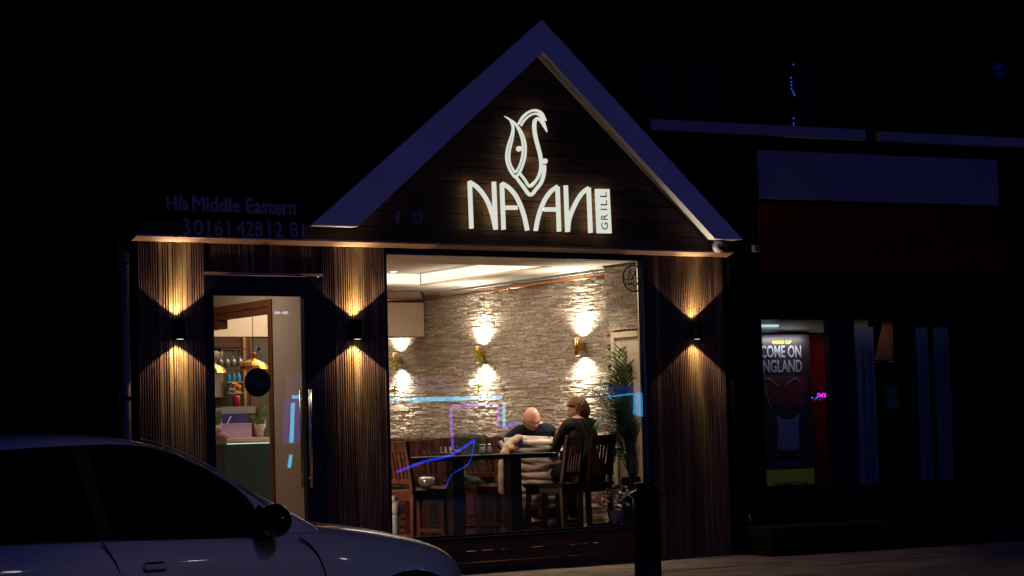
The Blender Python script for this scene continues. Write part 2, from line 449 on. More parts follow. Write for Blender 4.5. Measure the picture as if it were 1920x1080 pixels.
# stall riser and window sill
mb = MB(); rn = random.Random(5)
for k in range(3): mb.box(WX0, WX1 + 0.05, 0.02 + rn.uniform(0, 0.004), 0.05, 0.002 + k * 0.102, 0.098 + k * 0.102, bev=0.003)
o = mb.build('stall_riser', M['plank'], B); paint_tones(o, lambda k: (0.9, 0.9, 0.9), 1)
W = MB()
W.box(WX0, WX0 + 0.018, 0.0, 0.06, WZ0, WZ1)
W.box(WX1 - 0.012, WX1 + 0.05, -0.005, 0.07, WZ0, WZ1)
W.box(WX0 + 0.018, WX1 - 0.012, 0.0, 0.06, 2.845, WZ1)
W.box(WX0 + 0.018, WX1 - 0.012, 0.0, 0.06, WZ0, WZ0 + 0.02)
W = W.build('window_frame', M['frame'], B)
mb = MB(); mb.box(WX1 - 0.040, WX1 - 0.020, 0.045, 0.060, WZ0 + 0.02, 2.845)
mb.build('glazing_bead', M['steel'], W)
mb = MB(); mb.face([(WX0 + 0.018, 0.03, WZ0 + 0.02), (WX1 - 0.012, 0.03, WZ0 + 0.02), (WX1 - 0.012, 0.03, 2.845), (WX0 + 0.018, 0.03, 2.845)])
mb.build('pane', M['pane'], W, fix=False)
mb = MB(); mb.box(WX0, WX1 + 0.05, -0.06, 0.05, 0.308, WZ0 - 0.002, bev=0.004); mb.build('window_sill', M['black'], W)
# door
D = MB()
D.box(DX0, DX0 + 0.075, 0.0, 0.07, 0.02, DZ); D.box(DX1 - 0.185, DX1, 0.0, 0.07, 0.02, DZ)
D.box(DX0 + 0.075, DX1 - 0.185, 0.0, 0.07, 2.463, DZ); D.box(DX0 + 0.075, DX1 - 0.185, 0.0, 0.07, 0.02, 0.14)
D = D.build('door', M['frame'], B)
mb = MB(); mb.face([(DX0 + 0.075, 0.03, 0.14), (DX1 - 0.185, 0.03, 0.14), (DX1 - 0.185, 0.03, 2.463), (DX0 + 0.075, 0.03, 2.463)])
mb.build('door_pane', M['pane'], D, fix=False)
for yy, nm in ((-0.055, 0), (0.125, 1)):
    q = S(580, 730, -0.055); q2 = S(586, 914, -0.055)
    xx = (q.x + q2.x) / 2
    mb = MB(); mb.tube([(xx, yy, q2.z), (xx, yy, q.z)], 0.0135, 14)
    for zz in (q2.z + 0.08, q.z - 0.08): mb.tube([(xx, yy, zz), (xx, 0.005 if yy < 0 else 0.065, zz)], 0.009, 10)
    mb.build('door_handle', M['steel'], D)

# ---------------------------------------------------------------- interior shell
FZ = 0.08
M['tile'] = mat('brown floor tile', (0.28, 0.15, 0.09), 0.35, var=0.3, vscale=3, bump=0.1, bscale=8)
mb = MB(); mb.box(-4.0, 2.05, 0.07, 8.0, FZ - 0.09, FZ); mb.build('interior_floor', M['tile'], B)
XW = 1.148
# stacked stone wall along the right side, real stones
def stonewall(name, place, L, H, z0, seed=2, skip=None):
    rn = random.Random(seed); mb = MB(); z = z0; cols = []
    pal = [(0.54, 0.48, 0.42), (0.49, 0.43, 0.37), (0.59, 0.54, 0.49), (0.44, 0.38, 0.34), (0.50, 0.42, 0.35), (0.48, 0.45, 0.43), (0.63, 0.59, 0.54), (0.38, 0.34, 0.32)]
    while z < z0 + H - 0.005:
        h = rn.choice([0.015, 0.020, 0.024, 0.029]); h = min(h, z0 + H - z)
        s = -rn.uniform(0, 0.2)
        while s < L:
            l = rn.uniform(0.05, 0.24); a = max(0, s); b = min(L, s + l)
            if b - a > 0.008 and not (skip and skip((a + b) / 2, z)):
                d = rn.uniform(0.006, 0.015); d2 = d + rn.uniform(-0.005, 0.005); d3 = d + rn.uniform(-0.004, 0.004); d4 = d + rn.uniform(-0.004, 0.004)
                v = [place(a, 0, z), place(b, 0, z), place(b, 0, z + h), place(a, 0, z + h), place(a + .002, d, z + .001), place(b - .002, d2, z + .001), place(b - .002, d3, z + h - .001), place(a + .002, d4, z + h - .001)]
                v = [mb.bm.verts.new(p) for p in v]
                for q in ((4, 5, 6, 7), (0, 1, 5, 4), (1, 2, 6, 5), (2, 3, 7, 6), (3, 0, 4, 7)): mb.bm.faces.new([v[i] for i in q])
                c = rn.choice(pal); k = rn.uniform(0.80, 1.02); cols.append((c[0] * k * 1.03, c[1] * k * 0.98, c[2] * k * 0.90))
            s += l
        z += h
    o = mb.build(name, M['stone'], B); paint_tones(o, lambda k: cols[min(k, len(cols) - 1)], 5); return o
YEND = 7.2
stonewall('stone_wall', lambda s, d, z: (XW - d, 0.66 + s, z), YEND - 0.66, 2.80 - FZ, FZ, 2)
# pier at the window end, standing 5 cm proud
stonewall('stone_pier', lambda s, d, z: (XW - 0.05 - d, 0.10 + s, z), 0.55, 2.83 - FZ, FZ, 6, skip=lambda s, z: s < 0.46 and z < 2.20)
stonewall('stone_pier_return', lambda s, d, z: (XW - 0.05 + s, 0.652 + d * 0.3, z), 0.05, 2.83 - FZ, FZ, 8)
mb = MB(); mb.box(XW + 0.001, XW + 0.12, 0.07, 8.0, FZ, 3.1); mb.build('side_wall', M['plaster'], B)
# cream panel with moulded frame set in the pier
mb = MB(); mb.box(XW - 0.06, XW - 0.045, 0.10, 0.555, 0.12, 2.185); mb.build('wall_panel', M['cream'], B)
mb = MB(); mb.box(XW - 0.082, XW - 0.061, 0.50, 0.555, 0.12, 2.185); mb.box(XW - 0.082, XW - 0.061, 0.10, 0.498, 2.13, 2.185); mb.build('panel_moulding', M['cream'], B)
# back wall, left walls
mb = MB(); mb.box(-4.0, XW, 7.21, 7.33, FZ, 3.1); mb.build('back_wall', M['plaster'], B)
mb = MB(); mb.box(-4.0, -3.9, 0.08, 7.2, FZ, 2.84); mb.build('inner_side_wall', M['plaster'], B)
# lobby wall: solid, then an opening framed in oiled timber
LX = -2.45
mb = MB(); mb.box(LX, LX + 0.10, 0.09, 0.78, FZ, 2.83); mb.box(LX, LX + 0.10, 0.78, 5.0, 2.497, 2.83)
mb.build('lobby_wall', M['plaster'], B)
T = MB(); T.box(LX - 0.012, LX + 0.112, 0.782, 0.862, FZ, 2.495, bev=0.003)
T = T.build('opening_frame', M['oak'], B)
mb = MB(); mb.box(LX - 0.012, LX + 0.06, 0.866, 5.0, 2.43, 2.495, bev=0.003); mb.box(LX + 0.0, LX + 0.112, 0.866, 5.0, 2.375, 2.427, bev=0.003); mb.build('head_beam', M['oak'], T)
p = S(416, 605, 1.9); mb = MB(); mb.box(LX - 0.005, LX + 0.10, 1.95, 3.2, 2.29, 2.372, bev=0.003); mb.build('corbel', M['oak'], T)
# ceiling: perimeter soffit at 2.85, tray up to 2.99 with a lit cove
TX0, TX1, TY0, TY1, CZ, TZ = -1.95, 0.64, 0.88, 3.50, 2.85, 2.985
mb = MB()
mb.box(-3.9, XW, 0.08, TY0, CZ, CZ + 0.02); mb.box(-3.9, XW, TY1, 7.2, CZ, CZ + 0.02)
mb.box(-3.9, TX0, TY0, TY1, CZ, CZ + 0.02); mb.box(TX1, XW, TY0, TY1, CZ, CZ + 0.02)
mb.build('ceiling', M['ceil'], B)
mb = MB(); mb.box(TX0 - 0.2, TX1 + 0.2, TY0 - 0.2, TY1 + 0.2, TZ, TZ + 0.02); mb.build('tray_ceiling', M['ceil'], B)
mb = MB()
mb.box(TX1 + 0.02, TX1 + 0.05, TY0, TY1, CZ + 0.022, TZ - 0.004); mb.box(TX0, TX1 + 0.02, TY1 + 0.02, TY1 + 0.05, CZ + 0.022, TZ - 0.004)
mb.box(TX0 - 0.05, TX0 - 0.02, TY0, TY1, CZ + 0.022, TZ - 0.004)
mb.build('cove_light', M['cove'], B)
mb = MB(); mb.prism([(XW - 0.001, 0.66, 2.80), (XW - 0.045, 0.66, 2.805), (XW - 0.075, 0.66, 2.848), (XW - 0.001, 0.66, 2.848)], (0, 1, 0), 3.55)
mb.build('cornice', M['cornice'], B)
# dropped box at the far corner
mb = MB(); mb.box(0.2, XW - 0.04, 4.23, 4.75, 2.338, 2.72, bev=0.004); mb.build('dropped_box', M['cream'], B)
mb = MB(); mb.box(-0.5, XW - 0.04, 4.26, 4.75, 2.74, 2.846); mb.build('wall_band', M['plaster'], B)
# bar side as seen through the door: bulkhead, back bar, posts, counter
BY = 3.4
def bx(x, y, Y=BY): return S(x, y, Y)
b0 = bx(395, 631); b1 = bx(520, 631)
mb = MB(); mb.box(-2.34, 0.0, BY, BY + 0.5, b0.z, 2.846); mb.build('bar_bulkhead', M['cream'], B)
mb = MB(); mb.box(-2.34, -0.9, BY + 0.02, BY + 0.5, 0.1, b0.z - 0.004); mb.build('bar_back_panel', mat('dark olive panel', (0.060, 0.045, 0.028), 0.6, var=0.2), B)
a = bx(395, 652); c = bx(455, 652)
mb = MB(); mb.box(-2.34, c.x, BY - 0.02, BY + 0.015, a.z, b0.z - 0.006); mb.build('bar_pelmet', M['darkwood'], B)
for px, wpx in ((456, 5), (467, 3)):
    q = bx(px, 700); mb = MB(); mb.box(q.x - wpx * 0.0031, q.x + wpx * 0.0031, BY - 0.045, BY - 0.022, 1.2, b0.z - 0.006); mb.build('bar_post', M['oak'] if px > 460 else mat('honey timber post', (0.34, 0.14, 0.04), 0.4, var=0.3, stretch=(8, 8, 1)), B)
q = bx(402, 700); q2 = bx(414, 700); zt = bx(408, 655).z; zb_ = bx(410, 745).z
mb = MB(); mb.box(q.x - 0.1, q2.x, BY - 0.06, BY + 0.015, zb_, zt - 0.004); mb.build('white_side_panel', M['plaster'], B)
# counter
CY = 2.05
c0 = S(395, 822, CY); c1 = S(509, 822, CY)
K = MB(); K.box(-2.34, c1.x + 0.0, CY + 0.03, CY + 0.6, FZ, 1.20); K = K.build('bar_counter', mat('dark green counter front', (0.020, 0.034, 0.030), 0.35, bump=0.1), None)
tag(K, 'dark green bar counter with pale stone top and beaded light strip, behind the door', 'counter')
mb = MB(); mb.box(-2.34, c1.x + 0.01, CY - 0.02, CY + 0.64, 1.222, 1.262, bev=0.004); mb.build('counter_top', mat('pale stone worktop', (0.62, 0.52, 0.42), 0.3, var=0.15, vscale=8), K)
mb = MB(); x = -2.33
while x < c1.x - 0.01: mb.box(x, x + 0.009, CY + 0.0, CY + 0.012, 1.206, 1.213); x += 0.017
mb.build('light_strip', emis('led bead', (0.65, 1.0, 0.65), 1.5), K)
arealight('counter_strip_glow', ((-2.34 + c1.x) / 2, CY - 0.01, 1.20), (0, 0.25, -1), 0.05, 1.0, 0.02, (0.6, 1.0, 0.75), K)

mb = MB(); mb.box(XW - 0.075, XW - 0.03, 1.75, 7.15, FZ, 0.96); mb.box(XW - 0.09, XW - 0.03, 1.75, 7.15, 0.962, 0.985)
mb.build('wainscot', M['darkwood'], B)
# ---------------------------------------------------------------- interior lights
def sconce_inside(px, py_top, py_bot, Y, label):
    t = S(px, py_top, Y); t = SX(px, py_top, XW - 0.09); b = SX(px, py_bot, XW - 0.09)
    cx, cy = XW - 0.095, t.y
    s = MB(); s.lathe([(0.026, b.z), (0.029, b.z + 0.002), (0.029, t.z - 0.002), (0.026, t.z)], (cx, cy, 0), 20)
    s = s.build('wall_sconce', M['brass'], None)
    tag(s, label, 'wall light', 'brass up and down lights on the stone wall')
    mb = MB(); mb.box(cx + 0.02, XW - 0.005, cy - 0.018, cy + 0.018, b.z + 0.05, t.z - 0.05); mb.build('wall_bracket', M['brass'], s)
    for zz, dz in ((b.z - 0.001, -1), (t.z + 0.001, 1)):
        mb = MB(); mb.lathe([(0.001, zz + dz * 0.001), (0.022, zz + dz * 0.001), (0.022, zz)], (cx, cy, 0), 16); mb.build('lamp_lens', M['lens'], s)
        spot('sconce_beam', (cx, cy, zz + dz * 0.012), (0.22, 0, dz), 60, 150, 0.8, (1.0, 0.90, 0.74), s, 0.025)
        spot('sconce_wash', (cx, cy, zz + dz * 0.012), (0.12, 0, dz), 40, 66, 1.0, (1.0, 0.90, 0.74), s, 0.03)
    return s, cx, cy, (t.z + b.z) / 2
sconces = []
sconces.append(sconce_inside(1083, 634, 667, 1.2, 'brass cylinder light on the stone wall above the woman, without any foliage'))
sc2 = sconce_inside(896, 650, 680, 3.0, 'brass wall light with a leafy sprig hung on it, middle of the stone wall')
sc3 = sconce_inside(741, 662, 690, 4.9, 'brass wall light by the left window edge, under the cream box')
def downlight(x, y):
    mb = MB(); mb.lathe([(0.055, 0.0), (0.055, -0.006), (0.04, -0.008)], (x, y, TZ), 20); o = mb.build('ceiling_downlight', M['white'], None)
    tag(o, 'small round recessed downlight glowing in the ceiling tray', 'downlight')
    mb = MB(); mb.lathe([(0.001, -0.010), (0.036, -0.010), (0.036, -0.009)], (x, y, TZ), 16); mb.build('lamp_lens', M['lens'], o)
    spot('downlight_beam', (x, y, TZ - 0.02), (0, 0, -1), 26, 110, 0.8, (1.0, 0.80, 0.58), o, 0.03)
q = S(738, 508, 2.9); t_ = (TZ - CAM.z) / ray(738, 508).z; q = CAM + ray(738, 508) * t_
downlight(q.x, q.y)
L = empty('lighting_rig', (0, 2, 2.8)); tag(L, kind='structure')
L.name = 'ceiling_lighting'
arealight('tray_glow', (-0.6, 2.2, TZ - 0.01), (0, 0, -1), 58, 2.2, 2.2, (1.0, 0.80, 0.60), L)
arealight('rear_glow', (-0.4, 5.6, CZ - 0.01), (0, 0, -1), 40, 2.0, 1.6, (1.0, 0.78, 0.55), L)
for k_, x_ in enumerate((-1.15, -0.25, 0.62)):  # unseen downlights added to warm the coat and things near the window
    mb = MB(); mb.lathe([(0.045, 0.0), (0.045, -0.004), (0.035, -0.005)], (x_, 0.20, CZ), 20); o = mb.build('ceiling_downlight', M['white'], None)
    tag(o, 'small unseen downlight added to the ceiling edge above the window, ' + ['left', 'middle', 'right'][k_] + ' one', 'downlight', 'added downlights above the window')
    spot('downlight_beam', (x_, 0.20, CZ - 0.012), (0.0, 0.36, -1), 75 if k_ else 50, 100, 0.8, (1.0, 0.80, 0.58), o, 0.03)
arealight('lobby_glow', (-3.1, 0.9, CZ - 0.01), (0.2, 0, -1), 15.0, 0.5, 0.9, (1.0, 0.80, 0.62), L)
arealight('bar_glow', (-1.5, 2.5, CZ - 0.01), (0, 0.2, -1), 9, 1.2, 0.6, (1.0, 0.80, 0.58), L)

# ---------------------------------------------------------------- exterior sconces
def sconce_outside(px, label):
    t = S(px, 604, -0.075); b = S(px + 1, 637, -0.075)
    cx = (t.x + b.x) / 2; z0, z1 = 2.093, 2.243; cy = -0.078
    s = MB(); s.lathe([(0.040, z0), (0.045, z0 + 0.003), (0.045, z1 - 0.003), (0.040, z1)], (cx, cy, 0), 24)
    s = s.build('wall_sconce', M['black'], None); tag(s, label, 'wall light', 'black up and down lights on the timber front')
    mb = MB(); mb.box(cx - 0.045, cx + 0.045, -0.036, 0.002, z0 + 0.02, z1 - 0.02, bev=0.003); mb.build('wall_bracket', M['black'], s)
    for zz, dz in ((z0, -1), (z1, 1)):
        mb = MB(); mb.lathe([(0.001, zz + dz * 0.0005), (0.034, zz + dz * 0.0005), (0.034, zz)], (cx, cy, 0), 16); mb.build('lamp_lens', M['lens'], s)
        mb = MB(); mb.lathe([(0.040, zz - 0.001 * dz), (0.045, zz - 0.001 * dz), (0.045, zz + dz * (0.012 if dz > 0 else 0.002)), (0.040, zz + dz * (0.012 if dz > 0 else 0.002)), (0.040, zz)], (cx, cy, 0), 24); mb.build('lamp_rim', M['black'], s)
        spot('sconce_beam', (cx, cy, zz + dz * 0.006), (0, 0.0, dz), 11, 104, 0.10, (1.0, 0.70, 0.48), s, 0.008)
        spot('sconce_core', (cx, cy, zz + dz * 0.006), (0, 0.60, dz), 21, 66, 1.0, (1.0, 0.88, 0.24), s, 0.008)
        spot('sconce_streak', (cx, cy, zz + dz * 0.006), (0, 0.22, dz), 22, 34, 1.0, (1.0, 0.80, 0.38), s, 0.008)
        if dz > 0: spot('added_eave_beam', (cx, cy, zz + 0.006), (0, -0.09, 1), 22, 44, 0.8, (1.0, 0.88, 0.66), s, 0.008)  # extra beam added to brighten the soffit and eave feet
sconce_outside(337, 'black cylinder wall light left of the glass door')
sconce_outside(669, 'black cylinder wall light between the glass door and the big window')
sconce_outside(1306, 'black cylinder wall light on the right hand timber pier')

# ================================================================== SIGN
def cr(pts, n=8, closed=False):
    P = [Vector(p) for p in pts]; out = []; N = len(P)
    rng = range(N if closed else N - 1)
    for i in rng:
        p0 = P[(i - 1) % N] if closed or i > 0 else P[i]; p1 = P[i]; p2 = P[(i + 1) % N]; p3 = P[(i + 2) % N] if closed or i + 2 < N else P[(i + 1) % N]
        for k in range(n):
            t = k / n
            out.append(0.5 * ((2 * p1) + (-p0 + p2) * t + (2 * p0 - 5 * p1 + 4 * p2 - p3) * t * t + (-p0 + 3 * p1 - 3 * p2 + p3) * t ** 3))
    if not closed: out.append(P[-1])
    return out
def zp(x, y): return (860 + x / 4.153, 190 + y / 4.153)
YS = -0.145
def strip(mb, A, Bp, y0, y1, closed=False):
    """solid band between two matching outlines"""
    def w3(p, Y): q = S(*zp(p.x, p.y), YS); return Vector((q.x, Y, q.z))
    n = len(A); ra = []
    for i in range(n): ra.append([mb.bm.verts.new(w3(A[i], y0)), mb.bm.verts.new(w3(Bp[i], y0)), mb.bm.verts.new(w3(Bp[i], y1)), mb.bm.verts.new(w3(A[i], y1))])
    for i in range(n if closed else n - 1):
        a, b = ra[i], ra[(i + 1) % n]
        for k in range(4): mb.bm.faces.new((a[k], a[(k + 1) % 4], b[(k + 1) % 4], b[k]))
    if not closed: mb.bm.faces.new(ra[0]); mb.bm.faces.new(ra[-1][::-1])
def ribbon(mb, pts, width, y0, y1, n=8, inset=0.0):
    P = cr([(p[0], p[1], 0) for p in pts], n); W_ = width if isinstance(width, (list, tuple)) else [width] * len(pts)
    Ws = []
    for i in range(len(pts) - 1):
        for k in range(n): Ws.append(W_[i] + (W_[i + 1] - W_[i]) * k / n)
    Ws.append(W_[-1])
    A = []; Bq = []
    for i, p in enumerate(P):
        t = (P[min(i + 1, len(P) - 1)] - P[max(i - 1, 0)]); t.normalize(); nn = Vector((-t.y, t.x, 0))
        hw = max(0.5, Ws[i] / 2 - inset); A.append(p + nn * hw); Bq.append(p - nn * hw)
    strip(mb, A, Bq, y0, y1)
SG = empty('illuminated_sign', S(1000, 430, -0.1)); tag(SG, 'backlit white letters NAAN GRILL with a looping emblem, mounted on the dark gable', 'sign')
FR, BK = -0.150, -0.138
letters = {
 'N1': [[(86, 622), (100, 990)], [(84, 628), (140, 665), (190, 722), (230, 790), (262, 880), (288, 996)], [(274, 626), (281, 800), (289, 998)]],
 'A1': [[(337, 640), (350, 998)], [(338, 640), (390, 672), (440, 728), (482, 810), (512, 900), (535, 1006)], [(352, 828), (458, 828)]],
 'A2': [[(770, 664), (782, 1013)], [(772, 662), (720, 700), (675, 760), (640, 838), (616, 920), (600, 1006)], [(668, 842), (772, 842)]],
 'N2': [[(834, 655), (847, 1016)], [(850, 1014), (858, 930), (885, 850), (925, 768), (965, 712), (1014, 674)], [(1012, 672), (1027, 1023)]]}
for kx, strokes in letters.items():
    for part, (fr, bk, ins, mt) in {'letter': (FR, BK, 0, M['signface']), 'halo_backing': (BK + 0.003, BK + 0.012, 6, M['halo'])}.items():
        mb = MB()
        for si, st in enumerate(strokes): ribbon(mb, st, 31 if len(st) != 2 or abs(st[0][0] - st[1][0]) < 50 else 33, fr - 0.0006 * si, bk + 0.0006 * si, 8, ins)
        o = mb.build(part, mt, SG if part == 'letter' else LT)
        if part == 'letter': LT = o
# emblem
fishO = [(352, 115), (392, 150), (411, 205), (400, 265), (378, 330), (363, 400), (363, 460), (380, 520), (404, 565), (438, 601), (474, 566), (503, 500), (521, 430), (525, 350), (510, 280), (482, 220), (440, 168), (398, 138)]
fishI = [(424, 172), (427, 190), (430, 225), (424, 285), (411, 340), (400, 390), (397, 440), (404, 485), (419, 515), (438, 540), (462, 503), (479, 455), (488, 405), (490, 350), (482, 295), (468, 250), (450, 210), (432, 180)]
E_ = MB()
def two_track(mb, O, I, closed, y0, y1):
    A = cr([(p[0], p[1], 0) for p in O], 6, closed); I2 = cr([(p[0], p[1], 0) for p in I], 6, closed)
    strip(mb, A, [a.lerp(b, 0.41) for a, b in zip(A, I2)], y0, y1, closed); strip(mb, [a.lerp(b, 0.65) for a, b in zip(A, I2)], I2, y0, y1, closed)
two_track(E_, fishO, fishI, True, FR - 0.008, BK - 0.008)
ribbon(E_, [(466, 178), (497, 125), (545, 84), (598, 70), (645, 92), (672, 138), (682, 152)], [17, 18, 18, 19, 19, 14, 3], FR, BK)
ribbon(E_, [(486, 190), (512, 148), (552, 112), (600, 96), (640, 118), (665, 165), (690, 240)], [14, 15, 15, 15, 14, 12, 2], FR, BK)
ribbon(E_, [(688, 236), (660, 186), (636, 146), (612, 134), (592, 160), (590, 220), (602, 290), (620, 360), (637, 430), (642, 500), (632, 560), (606, 612), (557, 664), (512, 606), (474, 558)], [3, 12, 18, 22, 26, 27, 26, 25, 25, 22, 20, 18, 16, 16, 16], FR - 0.002, BK + 0.002)
ribbon(E_, [(667, 495), (666, 550), (646, 625), (605, 682), (557, 728), (500, 660), (452, 596)], [24, 26, 26, 26, 26, 24, 20], FR, BK)
for cxp, cyp in ((468, 370), (668, 467)):
    ring = [Vector((cxp + 19 * math.cos(a), cyp + 21 * math.sin(a), 0)) for a in [2 * PI * k / 20 for k in range(20)]]
    strip(E_, ring, [Vector((cxp, cyp, 0)) + (r_ - Vector((cxp, cyp, 0))) * 0.02 for r_ in ring], FR - 0.01, BK, True)
EM = E_.build('emblem', M['signface'], SG)
H_ = MB()
hb0, hb1 = BK + 0.004, BK + 0.010
ribbon(H_, [(497, 125), (545, 84), (598, 70), (645, 92), (668, 130)], 12, hb0, hb1)
ribbon(H_, [(590, 170), (590, 220), (602, 290), (620, 360), (637, 430), (642, 500), (632, 560), (606, 612), (562, 655)], 12, hb0, hb1)
ribbon(H_, [(667, 500), (666, 550), (646, 625), (605, 682), (557, 722), (500, 655), (460, 600)], 16, hb0, hb1)
H_.build('halo_backing', emis('dim warm halo light', (1.0, 0.75, 0.30), 1.6), EM)
for k_, (x_, y_) in enumerate(((440, 350), (560, 420), (560, 250))):
    q = S(*zp(x_, y_), YS); ld = bpy.data.lights.new('emblem_backlight', 'POINT'); ld.energy = 0.10; ld.color = (1.0, 0.62, 0.25); ld.shadow_soft_size = 0.02
    lo_ = bpy.data.objects.new('emblem_backlight', ld); sc.collection.objects.link(lo_); lo_.location = (q.x, -0.118, q.z); lo_.parent = EM; lo_.matrix_parent_inverse = parent_inv(EM)
# GRILL plate, letters reading upwards
mb = MB(); pl = [zp(1070, 682), zp(1173, 684), zp(1190, 1027), zp(1085, 1025)]
pl3 = [Vector((S(x, y, YS).x, FR, S(x, y, YS).z)) for x, y in pl]; mb.prism(pl3, (0, 1, 0), 0.03)
PLT = mb.build('grill_plate', M['signface'], SG)
mb = MB(); c_ = sum(pl3, Vector()) / 4; mb.prism([c_ + (p - c_) * 0.85 + Vector((0, 0.033, 0)) for p in pl3], (0, 1, 0), 0.01); mb.build('halo_backing', M['halo'], PLT)
o0 = S(*zp(1163, 1000), FR); o1 = S(*zp(1150, 705), FR); upv = (o1 - o0)
M['ink'] = mat('black cut letter', (0.01, 0.01, 0.012), 0.6)
lw = (S(*zp(1163, 900), FR).x - S(*zp(1112, 900), FR).x)
n_l = 5; Lt = upv.length; u_ = upv.normalized(); lt_ = Vector((-1, 0, 0)); lt_ = (lt_ - u_ * lt_.dot(u_)).normalized()
spans = [(0.0, 0.19), (0.26, 0.41), (0.52, 0.55), (0.64, 0.78), (0.86, 1.0)]
for ch, (a_, b_) in zip('GRILL', spans):
    mb = MB(); mb.bm.free(); mb.bm = text_bm(ch, o0 + u_ * (Lt * a_) + Vector((0, -0.0015, 0)), u_, lt_, Lt * (b_ - a_), lw, 0.0012); mb.build('letter', M['ink'], PLT)

# small social media marks on the fascia
M['icon'] = mat('blue grey metal badge', (0.22, 0.21, 0.30), 0.5)
q = S(741, 421, -0.09); q1 = S(754, 396, -0.09)
f_ = text_obj('social_badge', 'f', M['icon'], None, Vector((q.x, -0.081, q.z)), (1, 0, 0), (0, 0, 1), 0.055, q1.z - q.z, 0.012, bold=0.03)
tag(f_, 'small raised letter f badge on the fascia boards left of the lit letters', 'badge')
q = S(781, 408, -0.09); mb = MB(); r = 0.052
def ringsq(mb, c, r, rin_, y0, y1, rc):
    O = []; I = []
    for k in range(32):
        a = 2 * PI * k / 32; e = 0.35 if rc else 1.0
        cx = math.copysign(abs(math.cos(a)) ** e, math.cos(a)); sy = math.copysign(abs(math.sin(a)) ** e, math.sin(a))
        O.append(Vector((c.x + cx * r, 0, c.z + sy * r))); I.append(Vector((c.x + cx * rin_, 0, c.z + sy * rin_)))
    ra = [[mb.bm.verts.new((o.x, y0, o.z)), mb.bm.verts.new((i.x, y0, i.z)), mb.bm.verts.new((i.x, y1, i.z)), mb.bm.verts.new((o.x, y1, o.z))] for o, i in zip(O, I)]
    for k in range(32):
        a, b = ra[k], ra[(k + 1) % 32]
        for j in range(4): mb.bm.faces.new((a[j], a[(j + 1) % 4], b[(j + 1) % 4], b[j]))
ringsq(mb, q, r, r - 0.011, -0.095, -0.082, True); ringsq(mb, q, 0.028, 0.018, -0.095, -0.082, False); mb.box(q.x + 0.024, q.x + 0.034, -0.094, -0.082, q.z + 0.026, q.z + 0.035)
tag(mb.build('social_badge', M['icon'], None), 'small raised rounded square camera badge on the fascia boards', 'badge')

# raised lettering on the left parapet
PB = MB(); PB.box(-4.02, -2.42, -0.076, 0.25, 3.072, 3.50); PB = PB.build('parapet_sign', mat('black sign board', (0.004, 0.004, 0.004), 0.8, bump=0.1, spec=0.1), None)
tag(PB, 'black parapet board with unlit raised lettering Middle Eastern and a phone number', 'sign')
def line(txt, xa, ya, xb, yb, hpx, mt=M['signdark'], bold=0.03):
    a = S(xa, ya, -0.10); b = S(xb, yb, -0.10); tp = S(xa, ya - hpx, -0.10)
    text_obj('lettering', txt, mt, PB, Vector((a.x, -0.078, a.z)), (b.x - a.x, 0, 0), (0, 0, 1), (b.x - a.x), tp.z - a.z, 0.028, bold=bold)
line('Hfa', 312, 393, 354, 393, 26)
line('Middle', 360, 396, 451, 396, 29); line('Eastern', 461, 400, 555, 404, 29)
line('3', 342, 441, 356, 441, 32, bold=0.01); line('0161', 363, 441, 431, 442, 30, bold=0.01); line('428', 444, 443, 492, 443, 30, bold=0.01); line('12', 503, 444, 530, 444, 29, bold=0.01); line('81', 543, 445, 570, 445, 29, bold=0.01)

# camera dome under the right eave
q = S(1348, 462, -0.13)
mb = MB(); mb.lathe([(0.001, 0.0), (0.055, 0.0), (0.062, 0.02), (0.06, 0.045), (0.04, 0.07), (0.001, 0.075)], (q.x, -0.076, q.z), 24, axis='Y')
cc = mb.build('security_camera', mat('grey white camera shell', (0.8, 0.8, 0.78), 0.4), None, smooth=True); tag(cc, 'round white security camera under the right end of the gable', 'camera')
mb = MB(); mb.lathe([(0.001, 0.07), (0.034, 0.07), (0.032, 0.085), (0.018, 0.102), (0.001, 0.106)], (q.x + 0.004, -0.076, q.z - 0.006), 20, axis='Y'); mb.build('camera_lens', mat('black glossy dome', (0.01, 0.01, 0.01), 0.08), cc, smooth=True)

# halal sticker on the window
hq = S(1188, 522, 0.028)
HS = MB(); R1 = 0.130
for k in range(40):
    a, b = 2 * PI * k / 40, 2 * PI * (k + 1) / 40
    HS.prism([(hq.x + R1 * math.cos(a), 0.0285, hq.z + R1 * math.sin(a)), (hq.x + R1 * math.cos(b), 0.0285, hq.z + R1 * math.sin(b)), (hq.x + (R1 - 0.012) * math.cos(b), 0.0285, hq.z + (R1 - 0.012) * math.sin(b)), (hq.x + (R1 - 0.012) * math.cos(a), 0.0285, hq.z + (R1 - 0.012) * math.sin(a))], (0, -1, 0), 0.0012)
HS = HS.build('window_sticker', M['ink'], None); tag(HS, 'round black HALAL sticker with Arabic lettering in the top corner of the big window', 'sticker')
def hz(x, y): q = S(1150 + x / 12, 480 + y / 12, 0.028); return Vector((q.x, 0.027, q.z))
a = hz(268, 672); b = hz(655, 690); t = hz(268, 582)
text_obj('lettering', 'HALAL', M['ink'], HS, a, (1, 0, 0), (0, 0, 1), b.x - a.x, t.z - a.z, 0.001, bold=0.02)
mb = MB()
def stroke(pts, r=0.0042):
    P = cr([(p[0], p[1], 0) for p in pts], 6); P3 = [hz(p.x, p.y) for p in P]
    for i in range(len(P3) - 1): mb.bar(P3[i], P3[i + 1] + (P3[i + 1] - P3[i]).normalized() * 0.001, r * 2, 0.0012, up=Vector((0, 1, 0)))
stroke([(350, 275), (355, 380), (348, 470), (320, 525), (275, 535), (240, 500), (240, 450)])
stroke([(375, 345), (410, 400), (430, 460), (405, 520), (365, 540)]); stroke([(500, 310), (480, 400), (450, 480), (400, 540)])
